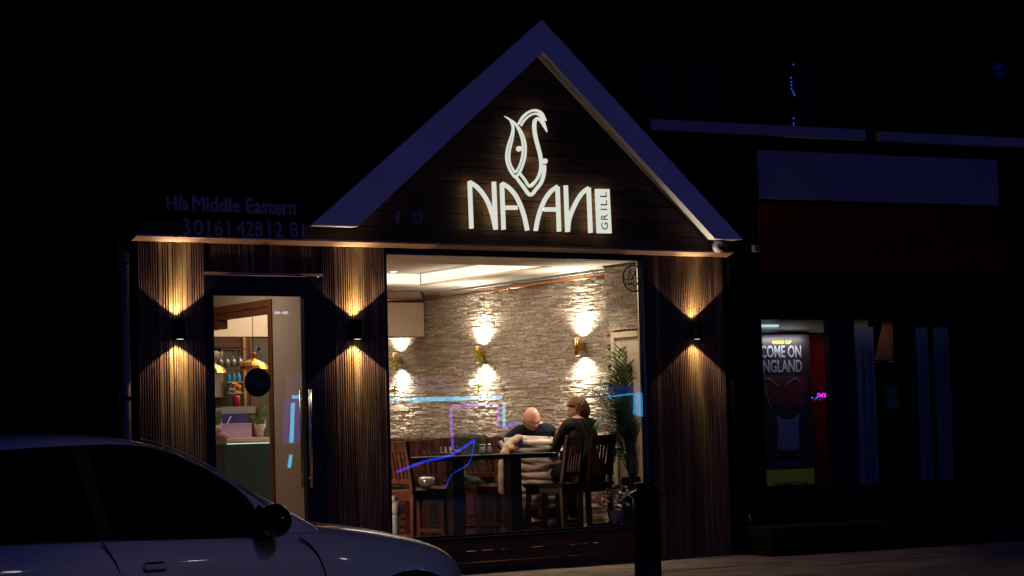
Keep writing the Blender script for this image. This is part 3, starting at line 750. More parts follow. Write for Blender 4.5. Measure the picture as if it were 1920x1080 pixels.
stroke([(500, 310), (495, 400), (510, 480), (560, 520), (640, 515), (600, 450), (560, 440), (660, 480), (690, 490)])
mb.build('lettering', M['ink'], HS)

# round open sign hung on the door glass
oc = S(483, 717, 0.02)
OS = MB(); OS.lathe([(0.001, 0.0), (0.122, 0.0), (0.122, 0.006), (0.001, 0.006)], (oc.x, 0.022, oc.z), 48, axis='Y', smooth=False); OS = OS.build('open_sign', mat('navy black sign disc', (0.006, 0.006, 0.014), 0.5), None)
tag(OS, 'round dark Open sign hanging on a cord behind the door handle side glass', 'sign'); OS['label'] = 'round dark Open sign hanging on a cord inside the door glass'
hk = S(484, 654, 0.02)
mb = MB(); mb.tube([(oc.x - 0.05, 0.016, oc.z + 0.105), (hk.x, 0.016, hk.z)], 0.0022, 6); mb.tube([(oc.x + 0.05, 0.016, oc.z + 0.105), (hk.x, 0.016, hk.z)], 0.0022, 6); mb.build('hanging_cord', M['black'], OS)
mb = MB(); mb.ball((hk.x, 0.012, hk.z), 0.018, 2, 1, 0.5, 1); mb.build('suction_hook', mat('clear plastic', (0.7, 0.7, 0.7), 0.08, 0.3), OS)
text_obj('lettering', 'Open', mat('faded grey lettering', (0.14, 0.14, 0.16), 0.6), OS, Vector((oc.x - 0.085, 0.0155, oc.z - 0.05)), (1, 0, 0), (0, 0, 1), 0.165, 0.07, 0.001)

# copper pipe under the cornice
q = SX(1144, 518, XW - 0.045)
CP = MB(); CP.tube([(XW - 0.05, 0.66, 2.757), (XW - 0.05, 2.5, 2.757), (XW - 0.05, 4.18, 2.757)], 0.0125, 12)
CP = CP.build('copper_pipe', M['copper'], None); tag(CP, 'long copper pipe running under the cornice along the top of the stone wall', 'pipe')
for yy in (0.9, 2.4, 3.9):
    mb = MB(); mb.box(XW - 0.066, XW - 0.003, yy - 0.01, yy + 0.01, 2.742, 2.772); mb.build('pipe_clip', M['copper'], CP)
mb = MB(); mb.tube([(0.2, 4.205, 2.745), (1.10, 4.205, 2.745)], 0.011, 10); o = mb.build('copper_pipe', M['copper'], None); tag(o, 'short copper pipe running across above the cream box in the far corner', 'pipe')

WL = MB(); WL.box(-2.346, -2.24, 0.10, 0.30, 0.62, 0.98, bev=0.01); WL = WL.build('unseen_fill_lamp', M['brass'], None)  # unseen lamp added to light the coat and stools below the tabletop
tag(WL, 'unseen brass box lamp added to light the coat from the left dining room wall', 'wall light')
mb = MB(); mb.box(-2.238, -2.232, 0.12, 0.28, 0.64, 0.96); mb.build('lamp_diffuser', emis('warm lamp diffuser', (1.0, 0.72, 0.45), 4.0), WL)
arealight('fill_lamp_glow', (-2.22, 0.20, 0.82), (1, 0.22, 0.0), 15, 0.18, 0.30, (1.0, 0.74, 0.50), WL)
# ================================================================== FURNITURE
G_ST = 'dark slatted bar stools around the high tables'
def make_stool():
    r = empty('bar_stool')
    s = MB()                                     # saddle seat
    nx, ny, wd = 8, 8, 0.42
    grid = []
    for layer in (0, 1):
        g = []
        for i in range(nx + 1):
            for j in range(ny + 1):
                u = i / nx * 2 - 1; v = j / ny * 2 - 1
                z = 0.64 if layer == 0 else 0.672 - 0.016 * (1 - u * u) * (0.6 + 0.4 * v) + 0.006 * abs(u)
                k = 0.96 if layer == 0 else 1
                g.append(s.bm.verts.new((u * wd / 2 * k, v * wd / 2 * k, z)))
        grid.append(g)
    at = lambda L_, i, j: grid[L_][i * (ny + 1) + j]
    for i in range(nx):
        for j in range(ny):
            s.bm.faces.new((at(1, i, j), at(1, i + 1, j), at(1, i + 1, j + 1), at(1, i, j + 1))); s.bm.faces.new((at(0, i, j), at(0, i, j + 1), at(0, i + 1, j + 1), at(0, i + 1, j)))
    for i in range(nx):
        s.bm.faces.new((at(0, i, 0), at(0, i + 1, 0), at(1, i + 1, 0), at(1, i, 0))); s.bm.faces.new((at(1, i, ny), at(1, i + 1, ny), at(0, i + 1, ny), at(0, i, ny)))
        s.bm.faces.new((at(1, 0, i), at(1, 0, i + 1), at(0, 0, i + 1), at(0, 0, i))); s.bm.faces.new((at(0, nx, i), at(0, nx, i + 1), at(1, nx, i + 1), at(1, nx, i)))
    s.build('seat', M['mahog'], r, smooth=False)
    for sx in (-1, 1):
        mb = MB(); mb.bar((sx * 0.185, 0.18, 0), (sx * 0.175, 0.165, 0.642), 0.038, 0.038, Vector((0, 1, 0)), 0.004); mb.build('leg', M['mahog'], r)
        mb = MB(); mb.bar((sx * 0.185, -0.20, 0), (sx * 0.178, -0.175, 0.66), 0.040, 0.036, Vector((0, 1, 0)), 0.004)
        mb.bar((sx * 0.178, -0.175, 0.655), (sx * 0.178, -0.250, 1.12), 0.036, 0.034, Vector((0, 1, 0)), 0.004); mb.build('leg', M['mahog'], r)
        mb = MB(); mb.bar((sx * 0.182, 0.16, 0.22), (sx * 0.182, -0.18, 0.22), 0.022, 0.032, bev=0.003); mb.build('footrail', M['mahog'], r)
        mb = MB(); mb.box(sx * 0.176 - 0.011, sx * 0.176 + 0.011, -0.15, 0.145, 0.585, 0.636); mb.build('apron', M['mahog'], r)
    for y_, z_ in ((0.17, 0.30), (-0.19, 0.27)):
        mb = MB(); mb.bar((-0.165, y_, z_), (0.165, y_, z_), 0.022, 0.034, bev=0.003); mb.build('footrail', M['mahog'], r)
    for y_ in (0.16, -0.165):
        mb = MB(); mb.box(-0.155, 0.155, y_ - 0.01, y_ + 0.01, 0.585, 0.637); mb.build('apron', M['mahog'], r)
    def back(z): return -0.175 - 0.075 * (z - 0.655) / 0.465
    mb = MB(); mb.bar((-0.162, back(1.07), 1.07), (0.162, back(1.07), 1.07), 0.024, 0.095, bev=0.004); mb.build('top_rail', M['mahog'], r)
    mb = MB(); mb.bar((-0.162, back(0.76), 0.76), (0.162, back(0.76), 0.76), 0.022, 0.045, bev=0.003); mb.build('lower_rail', M['mahog'], r)
    for k in range(5):
        x = -0.112 + k * 0.056; mb = MB(); mb.bar((x, back(0.78), 0.78), (x, back(1.025), 1.025), 0.012, 0.030, Vector((1, 0, 0))); mb.build('slat', M['mahog'], r)
    return r
proto = make_stool(); used = [False]
STOOL_INFO = []
def stool(x, y, rz, label):
    o = proto if not used[0] else copy_tree(proto); used[0] = True
    o.location = (x, y, FZ); o.rotation_euler = (0, 0, R_(rz)); tag(o, label, 'bar stool', G_ST); return o
# rz = 0 faces +Y (into the room)
p = S(787, 915, 0.36); stool(p.x, 0.42, -82, 'side on bar stool by the left window edge, at the end of the near table')
p = S(808, 900, 1.15); stool(p.x, 1.12, 176, 'slat backed bar stool with a clear glass bowl on its seat')
p = S(916, 905, 1.0); stool(p.x, 1.02, 172, 'bar stool behind the near table with a dark green jacket hung over its back')
p = S(996, 900, 0.86); DST = stool(p.x + 0.02, 1.09, 2, 'bar stool almost hidden under the long quilted coat')
p = S(1073, 860, 0.30); stool(p.x - 0.12, 0.47, 31, 'reddish slatted empty bar stool just right of the quilted coat')
p = S(1125, 860, 0.26); WST = stool(p.x - 0.07, 0.45, 20, 'dark slatted bar stool the woman sits on, beside the palm')
p = S(1000, 918, 1.62); MST = stool(p.x - 0.03, 1.72, 190, 'bar stool the bald man sits on by the stone wall')
p = S(742, 900, 1.6); stool(p.x, 1.75, 100, 'bar stool behind the side on stool at the left window edge')
p = S(790, 900, 3.1); stool(p.x, 3.1, 185, 'left one of two bar stools far back behind the rear table')
p = S(850, 900, 2.75); stool(p.x, 2.75, 175, 'right one of two bar stools far back behind the rear table')

def table(x0, x1, y0, y1, label, legs, top=1.05):
    t = empty('high_table', ((x0 + x1) / 2, (y0 + y1) / 2, FZ)); tag(t, label, 'table', 'high bar tables')
    mb = MB(); mb.box(x0, x1, y0, y1, top - 0.045, top, bev=0.005); mb.build('tabletop', M['tabletop'], t)
    for lx in legs:
        mb = MB(); mb.box(lx - 0.062, lx + 0.062, (y0 + y1) / 2 - 0.062, (y0 + y1) / 2 + 0.062, FZ + 0.03, top - 0.046, bev=0.004); mb.build('pedestal', M['tabletop'], t)
        mb = MB(); mb.box(lx - 0.09, lx + 0.09, y0 + 0.06, y1 - 0.06, FZ, FZ + 0.029, bev=0.004); mb.build('foot_plate', M['tabletop'], t)
    return t
table(S(764, 857, 0.25).x, S(1047, 849, 0.25).x, 0.25, 0.66, 'long near high table with two thick square pedestals, right behind the window', [S(854, 930, 0.455).x, S(962, 930, 0.455).x])
table(0.55, 1.0, 0.95, 1.25, 'high table by the stone wall between the two seated people', [0.78])
table(-0.1, 0.95, 2.25, 2.6, 'rear high table deep in the room by the stone wall', [0.1, 0.75])

def booth(x, y, w_, label):
    b_ = empty('booth_bench', (x, y, FZ)); tag(b_, label, 'bench', 'wooden benches deep in the room')
    mb = MB(); mb.box(x, x + w_, y, y + 0.42, FZ + 0.38, FZ + 0.42, bev=0.004); mb.build('seat', M['mahog'], b_)
    mb = MB(); mb.box(x + 0.01, x + w_ - 0.01, y + 0.03, y + 0.05, FZ, FZ + 0.378); mb.build('front_panel', RW, b_)
    mb = MB(); mb.box(x, x + w_, y + 0.43, y + 0.46, FZ, FZ + 0.92, bev=0.004); mb.build('backrest', M['mahog'], b_)
RW = wood('reddish bench front', (0.16, 0.045, 0.02), (0.30, 0.09, 0.04), 0.4, 'X', knots=False)
booth(0.05, 3.55, 0.95, 'low wooden booth bench with reddish front, behind the rear table')
booth(-0.6, 5.2, 1.5, 'farthest wooden booth bench at the back of the room')
# things on the tables
glassm = mat('clear tumbler glass', (0.85, 0.85, 0.85), 0.08, spec=0.8); 
glassm.node_tree.nodes['Principled BSDF'].inputs['Alpha'].default_value = 0.35
def jar(x, y, z, k):
    j = MB(); j.lathe([(0.001, 0), (0.021, 0), (0.022, 0.02), (0.019, 0.06), (0.014, 0.075), (0.001, 0.076)], (x, y, z), 16)
    j = j.build('condiment_jar', glassm, None)
    tag(j, ['glass condiment jar, left one of the trio on the near table', 'glass condiment jar, middle one of the trio on the near table', 'glass condiment jar, right one of the trio on the near table'][k], 'jar', 'jars of dark seasoning on the near table')
    mb = MB(); mb.lathe([(0.001, 0.003), (0.018, 0.003), (0.019, 0.035), (0.001, 0.036)], (x, y, z), 14); mb.build('seasoning', mat('dark peppercorns', (0.02, 0.014, 0.01), 0.9) if k == 0 else bpy.data.materials['dark peppercorns'], j)
    mb = MB(); mb.lathe([(0.001, 0.077), (0.016, 0.077), (0.016, 0.095), (0.001, 0.095)], (x, y, z), 14); mb.build('lid', M['steel'], j)
for k, px in enumerate((899, 906, 914)):
    q = S(px, 850, 0.5); jar(q.x, 0.46 + 0.03 * (k % 2), 1.05, k)
q = S(959, 850, 0.42); TB = MB(); TB.lathe([(0.022, 0), (0.028, 0.082), (0.026, 0.082), (0.020, 0.004)], (q.x, 0.42, 1.05), 20); TB = TB.build('tumbler', glassm, None)
tag(TB, 'small tumbler of amber tea on the near table in front of the coat', 'glass')
mb = MB(); mb.lathe([(0.001, 0.001), (0.0222, 0.001), (0.0278, 0.070), (0.001, 0.070)], (q.x, 0.42, 1.05), 20)
mb.build('amber_drink', mat('amber tea', (0.80, 0.27, 0.01), 0.2), TB)
q = S(856, 851, 0.5); cn = MB(); cn.lathe([(0.001, 0), (0.024, 0), (0.027, 0.055), (0.020, 0.055), (0.001, 0.035)], (q.x, 0.5, 1.05), 18); cn = cn.build('candle_holder', mat('red brown candle cup', (0.22, 0.06, 0.03), 0.3), None)
tag(cn, 'short brown candle cup on the near table left of the jars', 'candle cup')
q = S(800, 907, 1.1); bw = MB(); bw.lathe([(0.001, 0), (0.035, 0), (0.075, 0.035), (0.085, 0.07), (0.070, 0.10), (0.066, 0.10), (0.080, 0.07), (0.070, 0.037), (0.032, 0.006), (0.001, 0.006)], (q.x, 1.10, FZ + 0.668), 24)
bw = bw.build('glass_bowl', mat('bright clear glass bowl', (0.38, 0.38, 0.40), 0.07, 0.7), None, smooth=True); tag(bw, 'round clear glass bowl resting on a stool seat behind the near table', 'bowl')
q = S(951, 829, 1.10); pt = MB(); pt.lathe([(0.030, 0), (0.040, 0.145), (0.038, 0.145), (0.028, 0.004)], (q.x + 0.02, 1.12, 1.05), 20); pt = pt.build('pint_glass', glassm, None); tag(pt, 'tall glass of dark brown beer on the couple\'s table by the man', 'glass')
mb = MB(); mb.lathe([(0.001, 0.005), (0.0275, 0.005), (0.036, 0.125), (0.001, 0.125)], (q.x + 0.02, 1.12, 1.05), 18); mb.build('beer', mat('brown beer', (0.13, 0.045, 0.02), 0.15), pt)
mb = MB(); mb.lathe([(0.001, 0.126), (0.036, 0.126), (0.0365, 0.14), (0.001, 0.14)], (q.x + 0.02, 1.12, 1.05), 18); mb.build('foam', mat('beer foam', (0.75, 0.6, 0.42), 0.8), pt)
q = S(976, 829, 1.2); bt = MB(); bt.lathe([(0.001, 0), (0.028, 0), (0.028, 0.09), (0.012, 0.125), (0.011, 0.165), (0.001, 0.165)], (q.x, 1.2, 1.05), 16); bt = bt.build('glass_bottle', mat('grey green bottle glass', (0.20, 0.25, 0.20), 0.1), None, smooth=True); tag(bt, 'small clear bottle standing between the man and the coat', 'bottle')

# draped clothes
def draped_coat(name, xc, y_, ztop, zbot, w_top, w_bot, depth, quilts, matl, label, seed=1, puff=0.022, wr=0.008, cat='coat'):
    rn = random.Random(seed); mb = MB(); nu, nv = 56, 84; ring = []
    H = ztop - zbot
    for j in range(nv + 1):
        v = j / nv; z = ztop - H * v
        sh = min(1.0, v / 0.10); sh = math.sin(sh * PI / 2)
        w = (w_top + (w_bot - w_top) * min(1, v * 1.5)) * (0.72 + 0.28 * sh); d = depth * (0.35 + 0.65 * sh) * (1 + 0.25 * v)
        row = []
        for i in range(nu):
            a = 2 * PI * i / nu; ca, sa = math.cos(a), math.sin(a)
            e = 0.55; x = math.copysign(abs(ca) ** e, ca) * w / 2; yy = math.copysign(abs(sa) ** e, sa) * d / 2
            ph = quilts * v + 0.9 * x / 0.3 * (0.5 - v) + 0.35 * noise.noise(Vector((x * 4, v * 3, seed))) * 2 + 0.3 * sa
            pf = puff * (abs(math.sin(PI * ph)) ** 0.5 - 0.6) * (0.85 + 0.4 * noise.noise(Vector((x * 6, v * 9, seed + 4))))
            nz = noise.noise(Vector((x * 9 + seed, z * 7, sa * 2))) * wr * 2.2 + noise.noise(Vector((x * 38 + z * 14, z * 20 + seed, sa * 3))) * wr * 0.9
            off = pf + nz
            sag = 0.02 * math.sin(x * 7 + seed) * (1 - v)
            row.append(mb.bm.verts.new((xc + x + ca * off, y_ + yy + sa * off, z + sag + (0.012 * math.sin(i * 0.9) if j == nv else 0))))
        ring.append(row)
    for j in range(nv):
        for i in range(nu): mb.bm.faces.new((ring[j][i], ring[j][(i + 1) % nu], ring[j + 1][(i + 1) % nu], ring[j + 1][i]))
    mb.bm.faces.new(ring[0][::-1]); mb.bm.faces.new(ring[-1])
    o = mb.build(name, matl, None, smooth=True); tag(o, label, cat); return o
coatm = mat('beige padded nylon', (0.46, 0.34, 0.25), 0.45, bump=0.35, bscale=35, sheen=0.2)
q = S(996, 815, 0.86); q2 = S(996, 953, 0.86)
CT = draped_coat('padded_coat', q.x + 0.03, 0.86, q.z - 0.005, q2.z, 0.50, 0.57, 0.17, 9, coatm, 'long beige quilted padded coat draped over a stool back, hanging almost to the floor', 4, puff=0.024, wr=0.012)
mb = MB(); a = S(948, 836, 0.62)      # empty sleeve bent at the left
P = cr([tuple(S(975, 822, 0.80)), tuple(S(957, 832, 0.77)), tuple(S(946, 852, 0.75)), tuple(S(942, 890, 0.76)), tuple(S(944, 925, 0.78))], 8)
mb.tube(P, [0.042 + 0.004 * math.sin(i * 1.3) for i in range(len(P))], 16); mb.build('sleeve', coatm, CT, smooth=True)
mb = MB(); P = cr([tuple(S(942, 836, 0.82)), tuple(S(938, 828, 0.82)), tuple(S(946, 842, 0.80)), tuple(S(958, 848, 0.78))], 6); mb.tube(P, [0.012 + 0.02 * i / len(P) for i in range(len(P))], 12); mb.build('cuff', mat('pale lining', (0.55, 0.48, 0.40), 0.7), CT, smooth=True)
q = S(893, 819, 1.25); draped_coat('hung_jacket', q.x - 0.05, 1.27, q.z + 0.02, q.z - 0.50, 0.42, 0.40, 0.10, 0.01, mat('dark olive wool', (0.020, 0.022, 0.013), 0.8, bump=0.4, bscale=60), 'dark olive jacket hung over the back of a stool by the jars', 9, puff=0.0, wr=0.02, cat='jacket')

# pale figurine behind the window edge
q = S(742, 973, 0.13)
fg = MB(); x, y_, z = q.x, 0.13, WZ0 + 0.001
fg.lathe([(0.001, 0), (0.035, 0), (0.03, 0.02), (0.040, 0.20), (0.02, 0.22)], (x, y_, z), 14)
fg = fg.build('garden_figurine', mat('pale plaster figurine', (0.11, 0.10, 0.095), 0.8), None); tag(fg, 'small pale bird like plaster figurine in the lower left corner of the big window', 'figurine')
mb = MB(); mb.ball((x + 0.012, y_, z + 0.275), 0.052, 3, 0.85, 0.8, 1.45); mb.ball((x - 0.006, y_, z + 0.365), 0.026, 3, 1, 0.9, 1.1); mb.tube([(x - 0.006, y_, z + 0.32), (x - 0.006, y_, z + 0.37)], 0.018, 10); mb.build('bird_body', fg.data.materials[0], fg)
mb = MB(); mb.tube([(x + 0.012, y_, z + 0.368), (x + 0.045, y_, z + 0.36)], 0.008, 8, 0.002); mb.build('beak', fg.data.materials[0], fg)

# ================================================================== PEOPLE
def skin(nodes, edges, sub=2, root=None):
    me = bpy.data.meshes.new('s'); names = list(nodes); ix = {n: i for i, n in enumerate(names)}
    me.from_pydata([tuple(nodes[n][0]) for n in names], [(ix[a], ix[b]) for a, b in edges], [])
    o = bpy.data.objects.new('s', me); sc.collection.objects.link(o)
    md = o.modifiers.new('k', 'SKIN'); md.use_smooth_shade = True
    sk = me.skin_vertices[0].data
    for n in names:
        r = nodes[n][1]; r = (r, r) if not isinstance(r, tuple) else r
        sk[ix[n]].radius = r; sk[ix[n]].use_root = (n == (root or names[0]))
    ss = o.modifiers.new('u', 'SUBSURF'); ss.levels = sub; ss.render_levels = sub
    return bake(o)
def join(meshes, name, materials, parent, voxel=None, smooth=True, fn=None):
    b = bmesh.new()
    for me in meshes:
        b.from_mesh(me)
    me = bpy.data.meshes.new(name); b.to_mesh(me); b.free()
    o = bpy.data.objects.new(name, me); sc.collection.objects.link(o)
    if voxel:
        rm = o.modifiers.new('r', 'REMESH'); rm.mode = 'VOXEL'; rm.voxel_size = voxel; rm.use_smooth_shade = True
        sm = o.modifiers.new('m', 'SMOOTH'); sm.factor = 0.5; sm.iterations = 3
        me = bake(o); me.name = name; o = bpy.data.objects.new(name, me); sc.collection.objects.link(o)
    me = o.data; me.materials.clear()
    for mt in materials: me.materials.append(mt)
    for p in me.polygons:
        p.use_smooth = smooth
        if fn: p.material_index = fn(p.center)
    if parent: o.parent = parent; o.matrix_parent_inverse = parent_inv(parent)
    return o
def bm_mesh(b):
    me = bpy.data.meshes.new('x'); b.to_mesh(me); b.free(); return me
def head_mesh(c, f, up, s=1.0, jaw=1.0):
    """skull with brow, sockets, nose, lips, chin and ears; f forward, up towards crown"""
    f = f.normalized(); up = (up - f * up.dot(f)).normalized(); r = f.cross(up)
    b = bmesh.new(); bmesh.ops.create_icosphere(b, subdivisions=5, radius=1)
    for v in b.verts:
        x, y_, z = v.co
        w_ = 0.078 if z > -0.1 else 0.078 * (1 - 0.28 * min(1, (-0.1 - z) / 0.9) ** 1.2)
        d_ = 0.098 if z > -0.2 else (0.098 * (1 - (0.10 if y_ > 0 else 0.42) * min(1, (-0.2 - z) / 0.8)))
        X, Y, Z = x * w_, y_ * d_, z * 0.118
        if y_ > 0.3:
            Y -= 0.010 * math.exp(-(((abs(x) - 0.42) / 0.20) ** 2 + ((z - 0.02) / 0.14) ** 2))      # sockets
            Y += 0.007 * math.exp(-(((z - 0.22) / 0.10) ** 2)) * math.exp(-((x / 0.6) ** 2))            # brow
            Y += 0.020 * math.exp(-((x / 0.13) ** 2 + ((z + 0.22) / 0.13) ** 2)) + 0.010 * math.exp(-((x / 0.11) ** 2 + ((z + 0.05) / 0.2) ** 2))
            Y += 0.006 * math.exp(-((x / 0.28) ** 2 + ((z + 0.50) / 0.05) ** 2)) + 0.005 * math.exp(-((x / 0.28) ** 2 + ((z + 0.62) / 0.05) ** 2))
            Y += 0.009 * math.exp(-((x / 0.3) ** 2 + ((z + 0.86) / 0.12) ** 2))
        v.co = Vector(c) + (r * X + f * Y + up * Z) * s
    me = bm_mesh(b); out = [me]
    for sx in (-1, 1):
        b = bmesh.new(); bmesh.ops.create_icosphere(b, subdivisions=3, radius=1)
        for v in b.verts:
            x, y_, z = v.co; v.co = Vector(c) + (r * (sx * 0.079 + x * 0.009 + sx * 0.006 * (-y_)) + f * (y_ * 0.019 - 0.008) + up * (z * 0.032 - 0.008)) * s
        out.append(bm_mesh(b))
    return out
def hand_meshes(wr, d, nrm, side, curl=0.5, s=1.0):
    """wrist, direction of fingers, palm normal (towards where fingers curl), side = thumb side vector sign"""
    d = d.normalized(); nrm = (nrm - d * nrm.dot(d)).normalized(); lat = d.cross(nrm) * side
    out = []
    nodes = {'w': (wr, 0.024 * s), 'p1': (wr + d * 0.035 * s, (0.038 * s, 0.016 * s)), 'p2': (wr + d * 0.085 * s, (0.042 * s, 0.014 * s))}
    b = bmesh.new(); bmesh.ops.create_icosphere(b, subdivisions=3, radius=1)
    for v in b.verts:
        x, y_, z = v.co; v.co = wr + d * (0.048 + y_ * 0.052) * s + lat * (x * 0.042 * s) + nrm * (z * 0.015 * s)
    out.append(bm_mesh(b))
    for k, L_ in enumerate((0.070, 0.080, 0.074, 0.058)):
        base = wr + d * 0.082 * s + lat * ((0.030 - k * 0.020) * s); p = base; ang = 0.15; nodes = {}; names = []
        segs = [L_ * 0.45, L_ * 0.32, L_ * 0.28]
        nodes['a'] = (base - d * 0.02 * s, 0.0095 * s); nodes['b'] = (base, 0.0092 * s); names = ['a', 'b']
        for q, sl in enumerate(segs):
            ang += curl * (0.75 if q else 0.5) + 0.05 * k
            dd = d * math.cos(ang) + nrm * math.sin(ang) + lat * (0.06 - 0.04 * k); dd.normalize(); p = p + dd * sl * s
            nm = 'c%d' % q; nodes[nm] = (p, (0.0088 - 0.0008 * q) * s); names.append(nm)
        out.append(skin(nodes, [(names[i], names[i + 1]) for i in range(4)], 1))
    tb = wr + d * 0.025 * s + lat * 0.030 * s; t1 = tb + (d * 0.55 + lat * 0.75 + nrm * 0.3).normalized() * 0.035 * s; t2 = t1 + (d * 0.85 + lat * 0.25 + nrm * 0.5).normalized() * 0.032 * s; t3 = t2 + (d * 0.9 + nrm * 0.4).normalized() * 0.024 * s
    out.append(skin({'a': (tb, 0.013 * s), 'b': (t1, 0.0115 * s), 'c': (t2, 0.010 * s), 'd': (t3, 0.0085 * s)}, [('a', 'b'), ('b', 'c'), ('c', 'd')], 1))
    return out
def person(seatpos, f, lean, headc, hf, hup, Lw, Rw, Ld, Rd, mats, label, elbL, elbR, neckbend=0.0, sw=0.19, s=1.0):
    """seated figure: pelvis on the seat, f facing, Lw / Rw wrists"""
    f = Vector(f).normalized(); up = Vector((0, 0, 1)); r = f.cross(up)
    pel = Vector(seatpos) + up * 0.10
    chest = pel + up * (0.36 * math.cos(lean)) + f * (0.36 * math.sin(lean)); shd = pel + up * (0.47 * math.cos(lean)) + f * (0.47 * math.sin(lean))
    wst = pel + up * 0.16 + f * (0.10 * math.sin(lean))
    hc = Vector(headc); hf = Vector(hf).normalized(); hup = Vector(hup)
    nb = shd + up * 0.05; nt_ = hc - hup.normalized() * 0.085 - hf * 0.015
    sL, sR = shd - r * sw, shd + r * sw
    kz = 0.02
    kL = pel + f * 0.43 - r * 0.13 - up * kz; kR = pel + f * 0.43 + r * 0.13 - up * kz
    fz = FZ + 0.30
    aL = Vector((kL.x, kL.y, fz)) - f * 0.06; aR = Vector((kR.x, kR.y, fz)) - f * 0.06
    skn, clo, trs, shoe = mats
    P = empty('person', (pel.x, pel.y, FZ)); tag(P, label, 'person')
    body = {'pel': (pel, 0.12), 'wst': (wst, (0.115, 0.10)), 'chest': (chest, (0.13, 0.10)), 'shd': (shd, (0.10, 0.08)), 'nb': (nb, 0.055), 'nt': (nt_, 0.052)}
    body['sL'] = (sL, 0.052); body['sR'] = (sR, 0.052)
    body['eL'] = (Vector(elbL), 0.036); body['eR'] = (Vector(elbR), 0.036); body['wL'] = (Vector(Lw), 0.024); body['wR'] = (Vector(Rw), 0.024)
    body['hL'] = (pel - r * 0.09 + f * 0.06, 0.09); body['hR'] = (pel + r * 0.09 + f * 0.06, 0.09)
    body['kL'] = (kL, 0.055); body['kR'] = (kR, 0.055); body['aL'] = (aL, 0.036); body['aR'] = (aR, 0.036)
    body['tL'] = (aL + f * 0.15 - up * 0.06, 0.033); body['tR'] = (aR + f * 0.15 - up * 0.06, 0.033)
    ed = [('pel', 'wst'), ('wst', 'chest'), ('chest', 'shd'), ('shd', 'nb'), ('nb', 'nt'), ('shd', 'sL'), ('shd', 'sR'), ('sL', 'eL'), ('sR', 'eR'), ('eL', 'wL'), ('eR', 'wR'), ('pel', 'hL'), ('pel', 'hR'), ('hL', 'kL'), ('hR', 'kR'), ('kL', 'aL'), ('kR', 'aR'), ('aL', 'tL'), ('aR', 'tR')]
    ms = [skin(body, ed, 2)] + head_mesh(hc, hf, hup, s)
    ms += hand_meshes(Vector(Lw), Vector(Ld[0]), Vector(Ld[1]), 1, Ld[2]) + hand_meshes(Vector(Rw), Vector(Rd[0]), Vector(Rd[1]), -1, Rd[2])
    bo = join(ms, 'body', [skn], P, 0.005)
    g = 0.014
    cl = {k: (body[k][0], tuple(x + g for x in body[k][1]) if isinstance(body[k][1], tuple) else body[k][1] + g) for k in ('pel', 'wst', 'chest', 'shd', 'sL', 'sR', 'eL', 'eR')}
    cl['nb'] = (nb + (nt_ - nb) * 0.28, 0.064); cl['wL'] = (Vector(Lw).lerp(Vector(elbL), 0.06), 0.036); cl['wR'] = (Vector(Rw).lerp(Vector(elbR), 0.06), 0.036)
    bk = f * -0.0
    cl['bL'] = (chest - r * 0.11, 0.085); cl['bR'] = (chest + r * 0.11, 0.085)
    sw_m = [skin(cl, [('pel', 'wst'), ('wst', 'chest'), ('chest', 'shd'), ('shd', 'nb'), ('shd', 'sL'), ('shd', 'sR'), ('sL', 'eL'), ('sR', 'eR'), ('eL', 'wL'), ('eR', 'wR')], 2),
            skin({'a': (chest - r * 0.10, (0.09, 0.10)), 'b': (chest + r * 0.10, (0.09, 0.10))}, [('a', 'b')], 2),
            skin({'a': (shd - r * (sw - 0.02) - up * 0.03, 0.075), 'm': (shd + up * 0.0, 0.095), 'b': (shd + r * (sw - 0.02) - up * 0.03, 0.075)}, [('a', 'm'), ('m', 'b')], 2, 'm'),
            skin({'a': (wst - r * 0.07, 0.105), 'b': (wst + r * 0.07, 0.105)}, [('a', 'b')], 2)]
    join(sw_m, 'sweater', [clo], P, 0.009)
    tr = {k: (body[k][0], body[k][1] + g if not isinstance(body[k][1], tuple) else body[k][1]) for k in ('pel', 'hL', 'hR', 'kL', 'kR', 'aL', 'aR')}
    join([skin(tr, [('pel', 'hL'), ('pel', 'hR'), ('hL', 'kL'), ('hR', 'kR'), ('kL', 'aL'), ('kR', 'aR')], 2)], 'trousers', [trs], P)
    for a_ in ('L', 'R'):
        A = body['a' + a_][0]; join([skin({'a': (A - up * 0.045 - f * 0.03, (0.045, 0.04)), 'b': (A + f * 0.16 - up * 0.065, (0.042, 0.03))}, [('a', 'b')], 2)], 'shoe', [shoe], P)
    return P, bo, hc, hf, hup
SKIN = mat('fair skin', (0.52, 0.26, 0.17), 0.45, var=0.10, vscale=30)
SKIN2 = mat('fair skin flushed', (0.56, 0.27, 0.19), 0.38, var=0.12, vscale=25)
CLO1 = mat('black jumper knit', (0.010, 0.011, 0.016), 0.85, spec=0.1, bump=0.5, bscale=90)
CLO2 = mat('charcoal cardigan knit', (0.028, 0.026, 0.022), 0.85, spec=0.1, bump=0.6, bscale=70)
TRS = mat('dark denim', (0.012, 0.013, 0.018), 0.9, spec=0.1); SHOE = mat('black leather', (0.01, 0.01, 0.01), 0.4)
